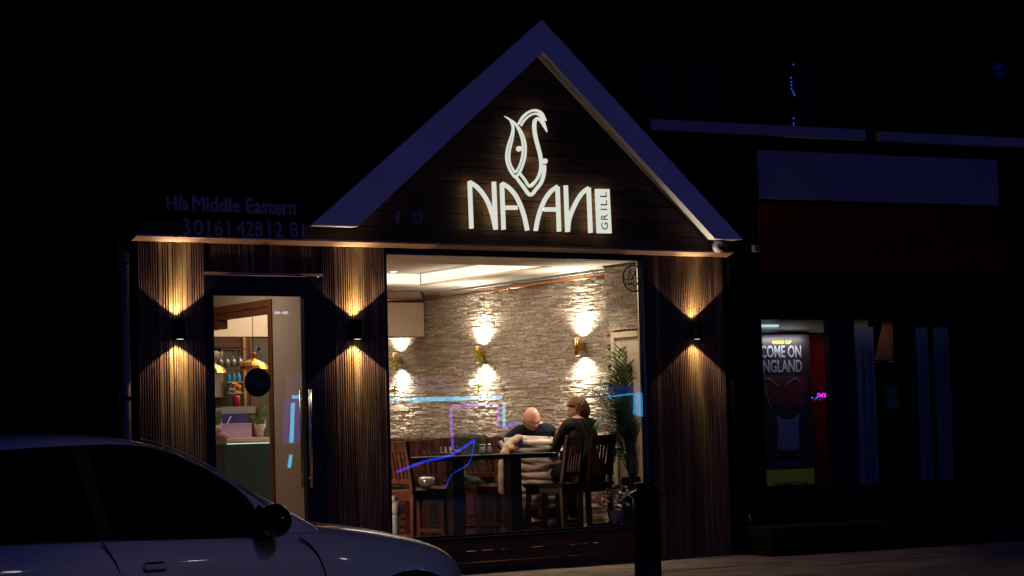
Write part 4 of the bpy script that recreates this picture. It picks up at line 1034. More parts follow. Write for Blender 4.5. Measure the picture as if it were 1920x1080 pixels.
# man, far side of the table, head bowed towards the table
YM = 1.50
hm = S(996, 786, YM - 0.12); hm = Vector((hm.x, YM - 0.12, hm.z))
fm = Vector((-0.16, -1.0, 0)).normalized(); rm_ = fm.cross(Vector((0, 0, 1)))
seat = Vector((MST.location.x, MST.location.y - 0.06, FZ + 0.665))
Lw = Vector((hm.x + 0.14, YM - 0.28, 1.085)); Rw = Vector((hm.x - 0.10, YM - 0.28, 1.085))
el1 = Vector((hm.x + 0.25, YM + 0.00, 1.10)); el2 = Vector((hm.x - 0.33, YM - 0.02, 1.10))
hfm = (fm + Vector((0.12, 0, -0.55))).normalized(); hupm = (fm * 0.55 + Vector((0, 0, 1))).normalized()
MAN = person(seat, fm, 0.50, hm, hfm, hupm, Lw, Rw, (fm - rm_ * 0.1, Vector((0, 0, -1)), 0.3), (fm + rm_ * 0.2, Vector((0, 0, -1)), 0.3), (SKIN2, CLO1, TRS, SHOE), 'bald man in a dark jumper bowing his head over the table', el1, el2, sw=0.185, s=1.05)
# grey stubble beard and fringe of hair
def hair_shell(c, f, up, test, grow, name, matl, P, s=1.0, nz=0.004, seed=0):
    f = f.normalized(); up = (up - f * up.dot(f)).normalized(); r = f.cross(up)
    b = bmesh.new(); bmesh.ops.create_icosphere(b, subdivisions=6, radius=1)
    kill = []
    for v in b.verts:
        x, y_, z = v.co; g_ = test(x, y_, z)
        if g_ <= 0: kill.append(v); continue
        w_ = 0.078 if z > -0.1 else 0.078 * (1 - 0.28 * min(1, (-0.1 - z) / 0.9) ** 1.2)
        d_ = 0.098 if z > -0.2 else (0.098 * (1 - (0.10 if y_ > 0 else 0.42) * min(1, (-0.2 - z) / 0.8)))
        gr = grow * min(1, g_) + noise.noise(Vector((x * 9, y_ * 9, z * 3 + seed))) * nz + noise.noise(Vector((x * 30, y_ * 30, z * 5))) * nz * 0.6
        v.co = Vector(c) + (r * (x * (w_ + gr)) + f * (y_ * (d_ + gr)) + up * (z * (0.118 + gr))) * s
    bmesh.ops.delete(b, geom=kill, context='VERTS')
    me = bm_mesh(b); o = bpy.data.objects.new(name, me); sc.collection.objects.link(o); me.materials.append(matl)
    for p in me.polygons: p.use_smooth = True
    sd_ = o.modifiers.new('s', 'SOLIDIFY'); sd_.thickness = 0.006; sd_.offset = -1
    me2 = bake(o); me2.name = name; o = bpy.data.objects.new(name, me2); sc.collection.objects.link(o)
    o.parent = P; o.matrix_parent_inverse = parent_inv(P); return o
beardm = mat('grey stubble', (0.36, 0.30, 0.26), 0.9, bump=0.8, bscale=200)
hair_shell(hm, hfm, hupm, lambda x, y_, z: 1 if (z < -0.45 and y_ > -0.2 and not (abs(x) < 0.3 and -0.62 < z < -0.48)) else -1, 0.008, 'beard', beardm, MAN[0], nz=0.002)
hair_shell(hm, hfm, hupm, lambda x, y_, z: 1 if (y_ < -0.15 and -0.5 < z < 0.30) or (abs(x) > 0.9 and y_ < 0.15 and -0.2 < z < 0.2) else -1, 0.004, 'hair', mat('short grey hair', (0.16, 0.13, 0.11), 0.9, bump=0.8, bscale=200), MAN[0], nz=0.002)
# woman, back to the window
YW = 0.56
hw = S(1084, 771, YW + 0.02); hw = Vector((hw.x, YW + 0.02, hw.z))
fwd = Vector((-0.15, 0.99, 0)).normalized(); rw_ = fwd.cross(Vector((0, 0, 1)))
seatw = Vector((WST.location.x + 0.07, WST.location.y + 0.0, FZ + 0.665))
Lw = S(1047, 808, YW + 0.26); Rw = S(1068, 809, YW + 0.22)
e1 = S(1037, 852, YW + 0.20); e2 = S(1078, 852, YW + 0.20)
hfw = (Vector((-0.84, 0.54, 0)) + Vector((0, 0, -0.06))).normalized()
dirL = RT * 0.45 + Vector((0, 0, 0.85)); dirR = -RT * 0.55 + Vector((0, 0, 0.8))
WOM = person(seatw, fwd, 0.22, hw, hfw, Vector((0, 0, 1)), Lw, Rw, (dirL, RT, 0.6), (dirR, -RT, 0.6), (SKIN, CLO2, TRS, SHOE), 'short haired woman in glasses and charcoal cardigan, hands clasped by her chin', e1, e2, sw=0.18)
hairm = wood('auburn brown hair', (0.05, 0.017, 0.008), (0.17, 0.055, 0.024), 0.5, 'Z', knots=False, bump=0.6, scale=4)
hair_shell(hw, hfw, Vector((0, 0, 1)), lambda x, y_, z: (1 if (z > 0.42 and y_ > -0.2) or (y_ <= 0.25 and z > 0.05) or (y_ < -0.12 and z > -0.50) else -1), 0.020, 'hair', hairm, WOM[0], nz=0.005, seed=3)
r_h = hfw.cross(Vector((0, 0, 1))).normalized()
gl = MB()
for sx in (-1, 1):
    c_ = hw + hfw * 0.098 + r_h * (sx * 0.031) + Vector((0, 0, 0.002))
    gl.tube([c_ + r_h * 0.024 * math.cos(a) + Vector((0, 0, 0.018 * math.sin(a))) for a in [2 * PI * k / 16 for k in range(17)]], 0.0016, 6)
    gl.tube([c_ + r_h * sx * 0.024, hw + r_h * sx * 0.080 + Vector((0, 0, 0.006)) - hfw * 0.0], 0.0016, 6)
gl.build('glasses', mat('thin steel spectacle frame', (0.5, 0.48, 0.45), 0.25, 0.9), WOM[0])

# ================================================================== PLANTS
LEAF = mat('deep green palm leaf', (0.05, 0.115, 0.028), 0.45, var=0.35, vscale=8)
STEM = mat('green brown palm stem', (0.12, 0.13, 0.045), 0.6)
def frond(mb, pts, L0=0.16, n=26, seed=0, droop=0.35, w=0.012):
    rn = random.Random(seed); P = cr([tuple(p) for p in pts], 10); N = len(P)
    cum = [0]
    for i in range(1, N): cum.append(cum[-1] + (P[i] - P[i - 1]).length)
    tot = cum[-1]
    def at(s_):
        for i in range(1, N):
            if cum[i] >= s_: t = (s_ - cum[i - 1]) / max(1e-6, cum[i] - cum[i - 1]); return P[i - 1].lerp(P[i], t), (P[i] - P[i - 1]).normalized()
        return P[-1], (P[-1] - P[-2]).normalized()
    for k in range(n):
        u = 0.38 + 0.62 * k / (n - 1); p, t = at(tot * u); up = Vector((0, 0, 1)); sd_ = t.cross(up)
        if sd_.length < 0.05: sd_ = Vector((1, 0, 0))
        sd_.normalize(); L_ = L0 * (0.45 + 0.9 * math.sin(PI * min(1, (u - 0.3) / 0.72)) ** 0.8) * rn.uniform(0.85, 1.1)
        for sx in (-1, 1):
            d = (sd_ * sx * 0.75 + t * (0.7 + 0.5 * u)).normalized(); q = [p]; dd = d.copy(); seg = 5
            for j in range(seg): dd = (dd + Vector((0, 0, -droop * 0.22 * (1 + j * 0.3)))).normalized(); q.append(q[-1] + dd * L_ / seg)
            nr = dd.cross(sd_).normalized() if dd.cross(sd_).length > 0.01 else up
            wv = t.cross(d).cross(d).normalized()
            ws = [0.35, 1, 1, 0.75, 0.45, 0.04]
            va = [mb.bm.verts.new(q[j] + wv * w * 0.5 * ws[j]) for j in range(6)]; vb = [mb.bm.verts.new(q[j] - wv * w * 0.5 * ws[j]) for j in range(6)]
            vm = [mb.bm.verts.new(q[j] + Vector((0, 0, -0.0015))) for j in range(6)]
            for j in range(5): mb.bm.faces.new((va[j], va[j + 1], vm[j + 1], vm[j])); mb.bm.faces.new((vm[j], vm[j + 1], vb[j + 1], vb[j]))
PX, PY = S(1188, 893, 0.24).x, 0.24
PALM = empty('potted_palm', (PX, PY, WZ0)); tag(PALM, 'tall potted palm with arching fronds behind the right window edge', 'palm')
mb = MB(); mb.prism([(PX - 0.085, PY - 0.085, 0.335), (PX + 0.085, PY - 0.085, 0.335), (PX + 0.085, PY + 0.085, 0.335), (PX - 0.085, PY + 0.085, 0.335)], (0, 0, 1), 0.455)
mb.build('pot', mat('dark brown planter', (0.03, 0.02, 0.014), 0.5), PALM)
tips = [((1124, 748), 0.34, 0.9), ((1132, 730), 0.16, 0.8), ((1092, 741), 0.30, 0.9), ((1122, 716), 0.24, 0.9), ((1140, 672), 0.30, 0.8), ((1168, 660), 0.22, 0.6), ((1196, 662), 0.3, 0.5), ((1212, 690), 0.2, 0.4), ((1120, 790), 0.22, 1.2), ((1108, 835), 0.26, 1.3), ((1150, 700), 0.34, 0.8), ((1205, 730), 0.16, 0.5), ((1160, 745), 0.18, 0.7), ((1185, 700), 0.36, 0.5), ((1135, 815), 0.30, 1.1), ((1150, 850), 0.20, 1.4), ((1135, 760), 0.20, 0.9), ((1175, 740), 0.32, 0.6), ((1200, 760), 0.25, 0.6), ((1165, 790), 0.25, 0.9), ((1190, 810), 0.2, 0.7), ((1147, 730), 0.28, 0.9)]
rn = random.Random(8)
for k, ((tx, ty), dy, dr) in enumerate(tips):
    Yt = max(0.10, min(0.52, PY + dy - 0.24 + 0.05)); tp = S(tx, ty, Yt); tp.x = min(tp.x, XW - 0.10)
    b_ = Vector((PX + rn.uniform(-0.05, 0.05), PY + rn.uniform(-0.04, 0.04), 0.79))
    mid = b_.lerp(tp, 0.5); mid.z = max(mid.z, b_.z + (tp.z - b_.z) * 0.62) + 0.03; mid.x = b_.x + (tp.x - b_.x) * 0.30
    m2 = b_.lerp(tp, 0.82); m2.z = tp.z + 0.025 * dr + 0.01; m2.x = b_.x + (tp.x - b_.x) * 0.68
    mb = MB(); pts = [b_, mid, m2, tp]; P = cr([tuple(p) for p in pts], 8); mb.tube(P, 0.006, 6, 0.0015)
    o = mb.build('stem', STEM, PALM)
    mb = MB(); frond(mb, pts, 0.155 + 0.03 * (k % 3), 18, k, 0.8 * dr, 0.015); mb.build('frond', LEAF, PALM, fix=False)

# bouquet in a mauve box on the window ledge
QB = S(1156, 945, 0.22); BX_, BY_ = QB.x, 0.22
BQ = empty('flower_bouquet', (BX_, BY_, WZ0)); tag(BQ, 'mixed bouquet of pink, yellow and cream flowers in a mauve pot', 'bouquet')
mb = MB(); mb.box(BX_ - 0.09, XW - 0.09, 0.10, 0.42, FZ, WZ0 - 0.003); o = mb.build('window_ledge', M['darkwood'], B)
mb = MB(); mb.lathe([(0.001, 0), (0.055, 0), (0.078, 0.15), (0.074, 0.15), (0.001, 0.12)], (BX_ - 0.02, BY_, WZ0), 20); mb.build('pot', mat('mauve paper pot', (0.20, 0.12, 0.15), 0.6), BQ)
mb = MB(); rn = random.Random(4)
def flower(c, r, matl, nm='flower', petals=9, layers=3):
    mb = MB(); c = Vector(c)
    for L_ in range(layers):
        for k in range(petals):
            a = 2 * PI * (k + 0.5 * L_) / petals; tilt = 0.25 + 0.42 * L_; rr = r * (1 - 0.22 * L_)
            d = Vector((math.cos(a) * math.cos(tilt), math.sin(a) * math.cos(tilt), math.sin(tilt)))
            # flowers face the street
            d = Vector((d.x, -d.z * 0.42 + d.y * 0.8, d.y * 0.42 + d.z * 0.8)); sd_ = d.cross(Vector((0, -0.8, 0.5))).normalized() * rr * 0.30
            mb.face([c, c + d * rr * 0.5 - sd_, c + d * rr * 0.95 - sd_ * 0.5, c + d * rr + Vector((0, -0.004, 0)), c + d * rr * 0.95 + sd_ * 0.5, c + d * rr * 0.5 + sd_])
    mb.ball(c + Vector((0, -0.004, 0.003)), r * 0.16, 1); return mb.build(nm, matl, BQ, fix=False)
FM = {'pink': mat('mauve pink petals', (0.60, 0.18, 0.24), 0.6), 'yel': mat('yellow petals', (0.75, 0.50, 0.05), 0.6), 'org': mat('red orange petals', (0.50, 0.10, 0.04), 0.6), 'crm': mat('cream rose petals', (0.62, 0.58, 0.34), 0.6), 'pch': mat('peach petals', (0.62, 0.33, 0.20), 0.6)}
for (px, py, c_, r_) in [(1124, 936, 'pink', 0.048), (1133, 940, 'pink', 0.045), (1146, 932, 'pink', 0.045), (1143, 942, 'pink', 0.038), (1128, 948, 'pink', 0.036), (1150, 924, 'yel', 0.042), (1144, 926, 'yel', 0.032), (1160, 914, 'org', 0.045), (1151, 917, 'org', 0.036), (1170, 913, 'org', 0.034), (1180, 922, 'crm', 0.045), (1186, 932, 'crm', 0.05), (1175, 928, 'crm', 0.04), (1194, 922, 'crm', 0.04), (1165, 930, 'pch', 0.045), (1163, 943, 'pch', 0.045), (1172, 946, 'pch', 0.04), (1158, 952, 'pch', 0.036), (1181, 946, 'pch', 0.038), (1190, 944, 'pch', 0.035), (1140, 919, 'org', 0.03)]:
    q = S(px, py, BY_ - 0.03 + rn.uniform(-0.03, 0.03)); flower(q, r_, FM[c_])
mb = MB()
for k in range(90):
    a = rn.uniform(0, 2 * PI); rr = rn.uniform(0.02, 0.16); z = WZ0 + 0.14 + rn.uniform(0, 0.18); c_ = Vector((BX_ + rr * math.cos(a) * 1.1, BY_ + rr * math.sin(a) * 0.6, z)); d = Vector((math.cos(a), math.sin(a), rn.uniform(-0.2, 0.9))).normalized() * 0.05; sd_ = d.cross(Vector((0, 0, 1))).normalized() * 0.013
    mb.face([c_, c_ + d * 0.5 - sd_, c_ + d, c_ + d * 0.5 + sd_])
mb.build('foliage', LEAF, BQ, fix=False)

# sprigs hung on two of the inside lights
YG = mat('yellow green hanging leaves', (0.32, 0.30, 0.03), 0.5, var=0.3)
def sprig(sc_, label, seed):
    o_, cx, cy, cz = sc_; rn = random.Random(seed); mb = MB(); xx = cx - 0.04
    top = Vector((xx, cy - 0.02, cz + 0.03)); P = cr([tuple(top), (xx - 0.01, cy - 0.10, cz - 0.03), (xx, cy - 0.12, cz - 0.15), (xx + 0.005, cy - 0.05, cz - 0.32), (xx + 0.01, cy - 0.03, cz - 0.42)], 8)
    mb.tube(P, 0.0035, 6)
    for k in range(120):
        i = rn.choice([rn.randrange(0, 14), rn.randrange(len(P))]); c_ = P[i] + Vector((rn.uniform(-.01, .01), rn.uniform(-.05, .05), rn.uniform(-.04, .03)))
        d = Vector((rn.uniform(-.4, .2), rn.uniform(-1, 1), rn.uniform(-1, .6))).normalized() * rn.uniform(0.025, 0.045); sd_ = d.cross(Vector((1, 0.2, 0))).normalized() * 0.011
        mb.face([c_, c_ + d * 0.5 - sd_, c_ + d, c_ + d * 0.5 + sd_])
    o = mb.build('leafy_sprig', YG, None, fix=False); tag(o, label, 'plant')
sprig(sc2, 'yellow green leafy sprig hanging on the middle wall light', 1)
sprig(sc3, 'yellow green leafy sprig hanging on the wall light by the left window edge', 2)

# ================================================================== BEHIND THE DOOR
def pendant(px, prim, py_top, Y, label, cordtop=2.84):
    q = S(px, prim, Y); r = 0.152
    mb = MB(); k = 1.0
    prof = [(0.001, 0.175), (0.010, 0.175), (0.012, 0.16), (0.026, 0.158), (0.028, 0.15), (0.026, 0.10), (0.035, 0.092), (0.060, 0.085), (0.105, 0.062), (0.138, 0.030), (r, 0.0), (r + 0.003, -0.003), (r - 0.002, -0.004), (0.134, 0.026), (0.10, 0.056), (0.03, 0.082), (0.001, 0.084)]
    mb.lathe(prof, (q.x, Y, q.z), 12, smooth=False); o = mb.build('pendant_lamp', M['brass'], None); tag(o, label, 'pendant lamp', 'brass pendants over the bar counter')
    mb = MB(); mb.tube([(q.x, Y, q.z + 0.17), (q.x, Y, cordtop)], 0.0035, 6); mb.build('cord', M['black'], o)
    mb = MB(); mb.ball((q.x, Y, q.z + 0.04), 0.026, 2); mb.build('bulb', emis('warm bulb', (1, 0.72, 0.35), 3), o)
    return q
pendant(475, 692, 652, 2.3, 'faceted brass pendant lamp behind the round Open sign')
pendant(395, 699, 660, 2.5, 'brass pendant lamp half cut off by the left door frame')
# hanging wine glasses
gq = S(434, 656, 3.2)
RK = MB(); RK.box(gq.x - 0.16, gq.x + 0.12, 3.12, 3.28, gq.z - 0.006, gq.z + 0.010); RK = RK.build('glass_rack', M['darkwood'], None); tag(RK, 'dark wooden rack above the bar that the wine glasses hang from', 'rack')
wg = mat('hanging wine glass', (0.22, 0.21, 0.19), 0.10, 0.5)
def wglass(x, y, z):
    mb = MB(); mb.lathe([(0.032, 0), (0.032, -0.003), (0.005, -0.012), (0.004, -0.07), (0.02, -0.085), (0.035, -0.115), (0.030, -0.165), (0.028, -0.165), (0.033, -0.115), (0.018, -0.087), (0.001, -0.08)], (x, y, z), 14); return mb.build('wine_glass', wg, None, smooth=True)
g0 = None; names_ = ['first', 'second', 'third', 'fourth']
for k in range(4):
    x = gq.x - 0.135 + k * 0.072
    if g0 is None: g0 = wglass(gq.x - 0.135, 3.18, gq.z - 0.008); o = g0
    else: o = g0.copy(); sc.collection.objects.link(o); o.location.x = k * 0.072
    tag(o, 'hanging wine glass, %s from the left on the rack above the bar' % names_[k], 'wine glass', 'wine glasses hanging over the bar')
# shelf with blue bottles
sq = S(444, 718, 3.25)
SH = MB(); SH.box(sq.x - 0.12, sq.x + 0.07, 3.2, 3.36, sq.z - 0.106, sq.z - 0.100); SH.box(sq.x - 0.12, sq.x + 0.07, 3.2, 3.36, sq.z + 0.004, sq.z + 0.010); SH = SH.build('bottle_shelf', mat('pale glass shelf', (0.35, 0.4, 0.38), 0.2), None); tag(SH, 'small two tier shelf of bottles behind the bar', 'shelf')
BLU = mat('blue water bottle', (0.03, 0.28, 0.50), 0.15); GRB = mat('smoky bottle', (0.10, 0.13, 0.15), 0.15)
pos = ['left', 'middle', 'right']
for row in range(2):
    for k in range(3):
        mb = MB(); z = sq.z + 0.011 if row == 0 else sq.z - 0.099
        mb.lathe([(0.001, 0), (0.022, 0), (0.023, 0.06), (0.010, 0.08), (0.009, 0.098), (0.001, 0.098)], (sq.x - 0.085 + k * 0.055, 3.26, z), 14)
        o = mb.build('bottle', BLU if row == 0 else GRB, None, smooth=True); tag(o, ('bright blue' if row == 0 else 'smoky grey') + ' bottle, ' + pos[k] + ' of three on the ' + ('upper' if row == 0 else 'lower') + ' bar shelf', 'bottle', 'bottles behind the bar')
# red vase with orange lilies
vq = S(443, 768, 2.9)
VS = empty('flower_vase', (vq.x, 2.9, vq.z)); tag(VS, 'red vase of orange lilies on the bar behind the acrylic box', 'vase')
mb = MB(); mb.lathe([(0.001, 0), (0.03, 0), (0.042, 0.12), (0.036, 0.14), (0.032, 0.14), (0.001, 0.1)], (vq.x, 2.9, vq.z), 16); mb.build('vase', mat('ruby glass', (0.40, 0.02, 0.03), 0.15), VS, smooth=True)
BQ = VS
rn = random.Random(12)
for k in range(6): flower((vq.x + rn.uniform(-0.045, 0.045), 2.88, vq.z + 0.15 + rn.uniform(0, 0.13)), 0.032, FM.setdefault('lily', mat('orange lily petals', (0.80, 0.32, 0.03), 0.5)), 'flower', 6, 2)
mb = MB(); mb.box(vq.x - 0.25, vq.x + 0.20, 2.8, 3.0, 1.26, vq.z - 0.001); o = mb.build('back_shelf', M['darkwood'], None); tag(o, 'dark raised ledge behind the counter carrying the red vase', 'ledge')
# acrylic display box
aq = S(440, 821, 2.16); a0 = S(409, 800, 2.16).x; a1 = S(470, 800, 2.16).x
ac = mat('mauve lit acrylic colour', (0.62, 0.42, 0.66), 0.2)  # purple light on the box is put into the acrylic colour
AB = MB(); AB.box(a0, a1, 2.14, 2.19, 1.263, 1.263 + 0.135); AB = AB.build('display_box', ac, None); tag(AB, 'mauve lit acrylic display box on the bar counter', 'display box')
mb = MB(); mb.box(a0 + 0.0, a1, 2.20, 2.32, 1.263, 1.263 + 0.23); mb.build('back_compartment', mat('violet dark acrylic', (0.10, 0.06, 0.20), 0.15), AB)
mb = MB(); mb.box(a0 + 0.09, a1 + 0.10, 2.26, 2.34, 1.263 + 0.232, 1.263 + 0.30); mb.box(a0, a0 + 0.088, 2.20, 2.34, 1.263 + 0.232, 1.263 + 0.29); mb.build('lid', mat('grey lid', (0.42, 0.40, 0.40), 0.4), AB)
mb = MB(); mb.bar((a0 + 0.08, 2.135, 1.40), (a0 + 0.15, 2.195, 1.47), 0.006, 0.006); mb.box(a0, a1, 2.132, 2.139, 1.395, 1.402); mb.build('edge_trim', mat('bright acrylic edge', (0.8, 0.7, 0.9), 0.2), AB)
# orchids
def orchid(px, Y, label, big, seed):
    q = S(px, 820, Y); O = empty('orchid_plant', (q.x, Y, 1.263)); tag(O, label, 'plant')
    mb = MB(); mb.lathe([(0.001, 0), (0.032, 0), (0.052, 0.125), (0.048, 0.125), (0.001, 0.09)], (q.x, Y, 1.263), 18); mb.build('pot', mat('pale wrapped pot', (0.50, 0.42, 0.38), 0.5) if 'pale wrapped pot' not in bpy.data.materials else bpy.data.materials['pale wrapped pot'], O)
    mb = MB(); z0 = 1.385; mb.face([(q.x - 0.055, Y - 0.03, z0 - 0.03), (q.x, Y - 0.056, z0 - 0.075), (q.x + 0.055, Y - 0.03, z0 - 0.02), (q.x + 0.068, Y, z0 + 0.065), (q.x + 0.03, Y - 0.045, z0 + 0.0), (q.x - 0.03, Y - 0.045, z0 - 0.01), (q.x - 0.062, Y, z0 + 0.03)]); mb.build('paper_wrap', bpy.data.materials['pale wrapped pot'], O, fix=False)
    for (dx, dz, wd, tw) in big:
        mb = MB(); c0_ = Vector((q.x, Y, 1.37)); L_ = Vector((dx, -0.02, dz)); sd_ = Vector((-dz, 0, dx)).normalized() * wd; n = 8; A = []; C_ = []; Bq = []
        for i in range(n + 1):
            t = i / n; w_ = math.sin(PI * min(0.97, t * 0.92 + 0.05)) ** 0.7; c_ = c0_ + L_ * t + Vector((0, -0.02 * math.sin(PI * t), 0.02 * math.sin(PI * t)))
            A.append(mb.bm.verts.new(c_ - sd_ * w_)); Bq.append(mb.bm.verts.new(c_ + sd_ * w_ + Vector((0, 0.012, 0)))); C_.append(mb.bm.verts.new(c_ + Vector((0, 0.010, 0))))
        for i in range(n): mb.bm.faces.new((A[i], A[i + 1], C_[i + 1], C_[i])); mb.bm.faces.new((C_[i], C_[i + 1], Bq[i + 1], Bq[i]))
        mb.build('leaf', mat('orchid leaf', (0.09, 0.17, 0.035), 0.35) if 'orchid leaf' not in bpy.data.materials else bpy.data.materials['orchid leaf'], O, smooth=True, fix=False)
orchid(487, 2.14, 'green leaved orchid in a pale wrapped pot on the counter under the Open sign', [(0.07, 0.19, 0.035, 0), (-0.11, 0.10, 0.028, 0), (-0.03, 0.06, 0.035, 0), (0.03, 0.15, 0.028, 0)], 1)
orchid(404, 2.14, 'potted orchid half hidden behind the left door frame', [(0.04, 0.16, 0.035, 0), (-0.05, 0.12, 0.03, 0)], 2)
q = S(415, 825, 2.08); mb = MB(); mb.ball((q.x, 2.08, 1.295), 0.045, 3, 1.1, 0.8, 0.75); mb.ball((q.x + 0.05, 2.09, 1.28), 0.03, 3, 1.6, 0.8, 0.6); mb.ball((q.x - 0.015, 2.08, 1.335), 0.03, 2, 0.8, 0.8, 1.2)
tag(mb.build('pink_cloth', mat('dusty pink cloth', (0.52, 0.24, 0.28), 0.8, bump=0.4), None, smooth=True), 'crumpled pink cloth on the counter beside the display box', 'cloth')
mb = MB(); q = S(440, 822, 2.06); mb.box(q.x - 0.10, q.x + 0.20, 2.04, 2.12, 1.2625, 1.268); tag(mb.build('menu_sheets', mat('peach paper', (0.70, 0.50, 0.40), 0.8), None), 'flat peach paper menus lying along the front edge of the counter', 'menu')

# ================================================================== CAR
CARX, CARY = -6.55, -5.76
CAR = empty('parked_car', (CARX, CARY, -0.10)); tag(CAR, 'pale silver hatchback with dark windows parked at the kerb, lower left', 'car')
PAINT = mat('silver white car paint', (0.55, 0.55, 0.56), 0.32, 0.1, coat=0.8)
GLS = mat('night dark car glass', (0.004, 0.004, 0.005), 0.06, spec=0.5)
BLK = mat('black car plastic', (0.005, 0.005, 0.006), 0.4, spec=0.2)
RUB = mat('tyre rubber', (0.012, 0.012, 0.012), 0.85)
def loft(rings, mt, name, parent, sub=2, cuts=None):
    b = bmesh.new(); R = []
    for ring in rings: R.append([b.verts.new(p) for p in ring])
    n = len(R[0])
    for i in range(len(R) - 1):
        for k in range(n): b.faces.new((R[i][k], R[i][(k + 1) % n], R[i + 1][(k + 1) % n], R[i + 1][k]))
    b.faces.new(R[0][::-1]); b.faces.new(R[-1]); bmesh.ops.recalc_face_normals(b, faces=b.faces)
    me = bm_mesh(b); o = bpy.data.objects.new(name, me); sc.collection.objects.link(o)
    if sub: s_ = o.modifiers.new('s', 'SUBSURF'); s_.levels = sub; s_.render_levels = sub
    me = bake(o); o = bpy.data.objects.new(name, me); sc.collection.objects.link(o)
    if cuts:
        cb = MB()
        for (x, y_, z, r) in cuts: cb.lathe([(0.001, -0.24), (r, -0.24), (r, 0.24), (0.001, 0.24)], (x, y_, z), 48, axis='Y', smooth=False)
        co = cb.build('cut', BLK, None); bo = o.modifiers.new('b', 'BOOLEAN'); bo.operation = 'DIFFERENCE'; bo.object = co; bo.solver = 'EXACT'
        me = bake(o); bpy.data.objects.remove(co); o = bpy.data.objects.new(name, me); sc.collection.objects.link(o)
    me = o.data; me.name = name; me.materials.clear(); me.materials.append(mt)
    for p in me.polygons: p.use_smooth = True
    o.parent = parent; o.matrix_parent_inverse = parent_inv(parent)
    es = o.modifiers.new('e', 'EDGE_SPLIT'); es.split_angle = R_(35)
    return o
def ring(x, w_, ztop, zsh, zb, crown=0.0):
    pts = [(0, zb), (w_ * 0.6, zb), (w_ * 0.93, zb + 0.02), (w_ * 0.985, zb + 0.12), (w_, (zb + zsh) * 0.52), (w_ * 0.995, zsh - 0.14), (w_ * 0.975, zsh - 0.04), (w_ * 0.90, zsh), (w_ * 0.78, zsh + (ztop - zsh) * 0.45), (w_ * 0.45, ztop - 0.008), (0, ztop)]
    L_ = [(x, CARY - y_, z) for y_, z in pts] + [(x, CARY + y_, z) for y_, z in pts[-2:0:-1]]
    return L_
st = [(-4.74, .36, .42, .40, .12), (-4.78, .52, .55, .51, .08), (-4.85, .65, .655, .605, .07), (-4.95, .745, .725, .675, .07), (-5.09, .81, .775, .725, .07), (-5.27, .84, .82, .765, .07), (-5.46, .853, .85, .80, .07), (-5.64, .858, .875, .83, .07), (-5.80, .86, .89, .845, .07), (-6.1, .862, .885, .845, .07),
      (-6.9, .866, .88, .86, .07), (-7.6, .866, .89, .87, .07), (-8.1, .855, .90, .88, .08), (-8.42, .82, .88, .86, .10), (-8.56, .74, .70, .68, .14), (-8.60, .60, .50, .48, .20)]
WHX, RWX, WR = -5.27, -7.85, 0.31
loft([ring(*s_) for s_ in st], PAINT, 'body', CAR, 2, [(x, CARY + sy * 0.74, WR - 0.10, 0.405) for x in (WHX, RWX) for sy in (-1, 1)])
gh = [(-5.70, .82, .845), (-5.81, .82, .915), (-6.02, .815, 1.035), (-6.24, .81, 1.17), (-6.42, .81, 1.262), (-6.60, .81, 1.322), (-6.85, .81, 1.348), (-7.2, .81, 1.352), (-7.6, .81, 1.345), (-7.95, .80, 1.315), (-8.22, .79, 1.24), (-8.40, .78, 1.05), (-8.48, .77, .86)]
def ghw(z): return 0.815 - 0.185 * max(0, (z - 0.84)) / 0.5 - 0.05 * max(0, (z - 0.84) / 0.5) ** 3
rings = []
for x, w_, z in gh:
    zl = max(0.80, z - 0.055); wr_ = ghw(zl); zm = (0.80 + zl) / 2
    pts = [(0, 0.78), (0.80, 0.78), (0.815, 0.84), (ghw(zm), zm), (wr_, zl), (wr_ - 0.07, z - 0.018), (wr_ * 0.5, z - 0.004), (0, z)]
    rings.append([(x, CARY - y_, zz) for y_, zz in pts] + [(x, CARY + y_, zz) for y_, zz in pts[-2:0:-1]])
loft(rings, PAINT, 'cabin', CAR, 2)
def side(x, y, off=0.0):
    Y = -6.6
    for _ in range(6):
        q = S(x, y, Y); Y = CARY - ghw(q.z) - off
    return S(x, y, Y)
def flank(x, y, off=0.004):
    return S(x, y, CARY - 0.862 - off)
def pane_poly(name, px, off, mt, parent, th=0.006):
    b = bmesh.new(); P = [side(x, y, off) for x, y in px]
    vs = [b.verts.new(p) for p in P]; f = b.faces.new(vs); bmesh.ops.triangulate(b, faces=[f])
    me = bm_mesh(b); o = bpy.data.objects.new(name, me); sc.collection.objects.link(o)
    s_ = o.modifiers.new('s', 'SOLIDIFY'); s_.thickness = th; s_.offset = 0
    me = bake(o); me.name = name; me.materials.append(mt); o = bpy.data.objects.new(name, me); sc.collection.objects.link(o); o.parent = parent; o.matrix_parent_inverse = parent_inv(parent); return o
dlo = [(-330, 1022), (-330, 900), (-200, 866), (-100, 852), (0, 845), (60, 840), (135, 836), (200, 833.5), (235, 834), (262, 836), (300, 844), (330, 854), (355, 866), (388, 881), (420, 900), (442, 914), (460, 930), (472, 944), (480, 960), (486, 985), (488, 1003), (425, 1007), (310, 1010), (197, 1013), (100, 1017), (0, 1021)]
pane_poly('window_surround', dlo, 0.010, BLK, CAR)
pane_poly('side_window', [(166, 843), (200, 841), (235, 841.5), (262, 844), (300, 852), (352, 874), (417, 907), (452, 936), (470, 962), (476, 998), (425, 1001), (310, 1004), (212, 1007)], 0.017, GLS, CAR)
pane_poly('side_window', [(132, 843), (60, 847), (0, 852), (-100, 860), (-200, 875), (-300, 905), (-320, 1012), (0, 1014), (100, 1010), (182, 1006)], 0.017, GLS, CAR)
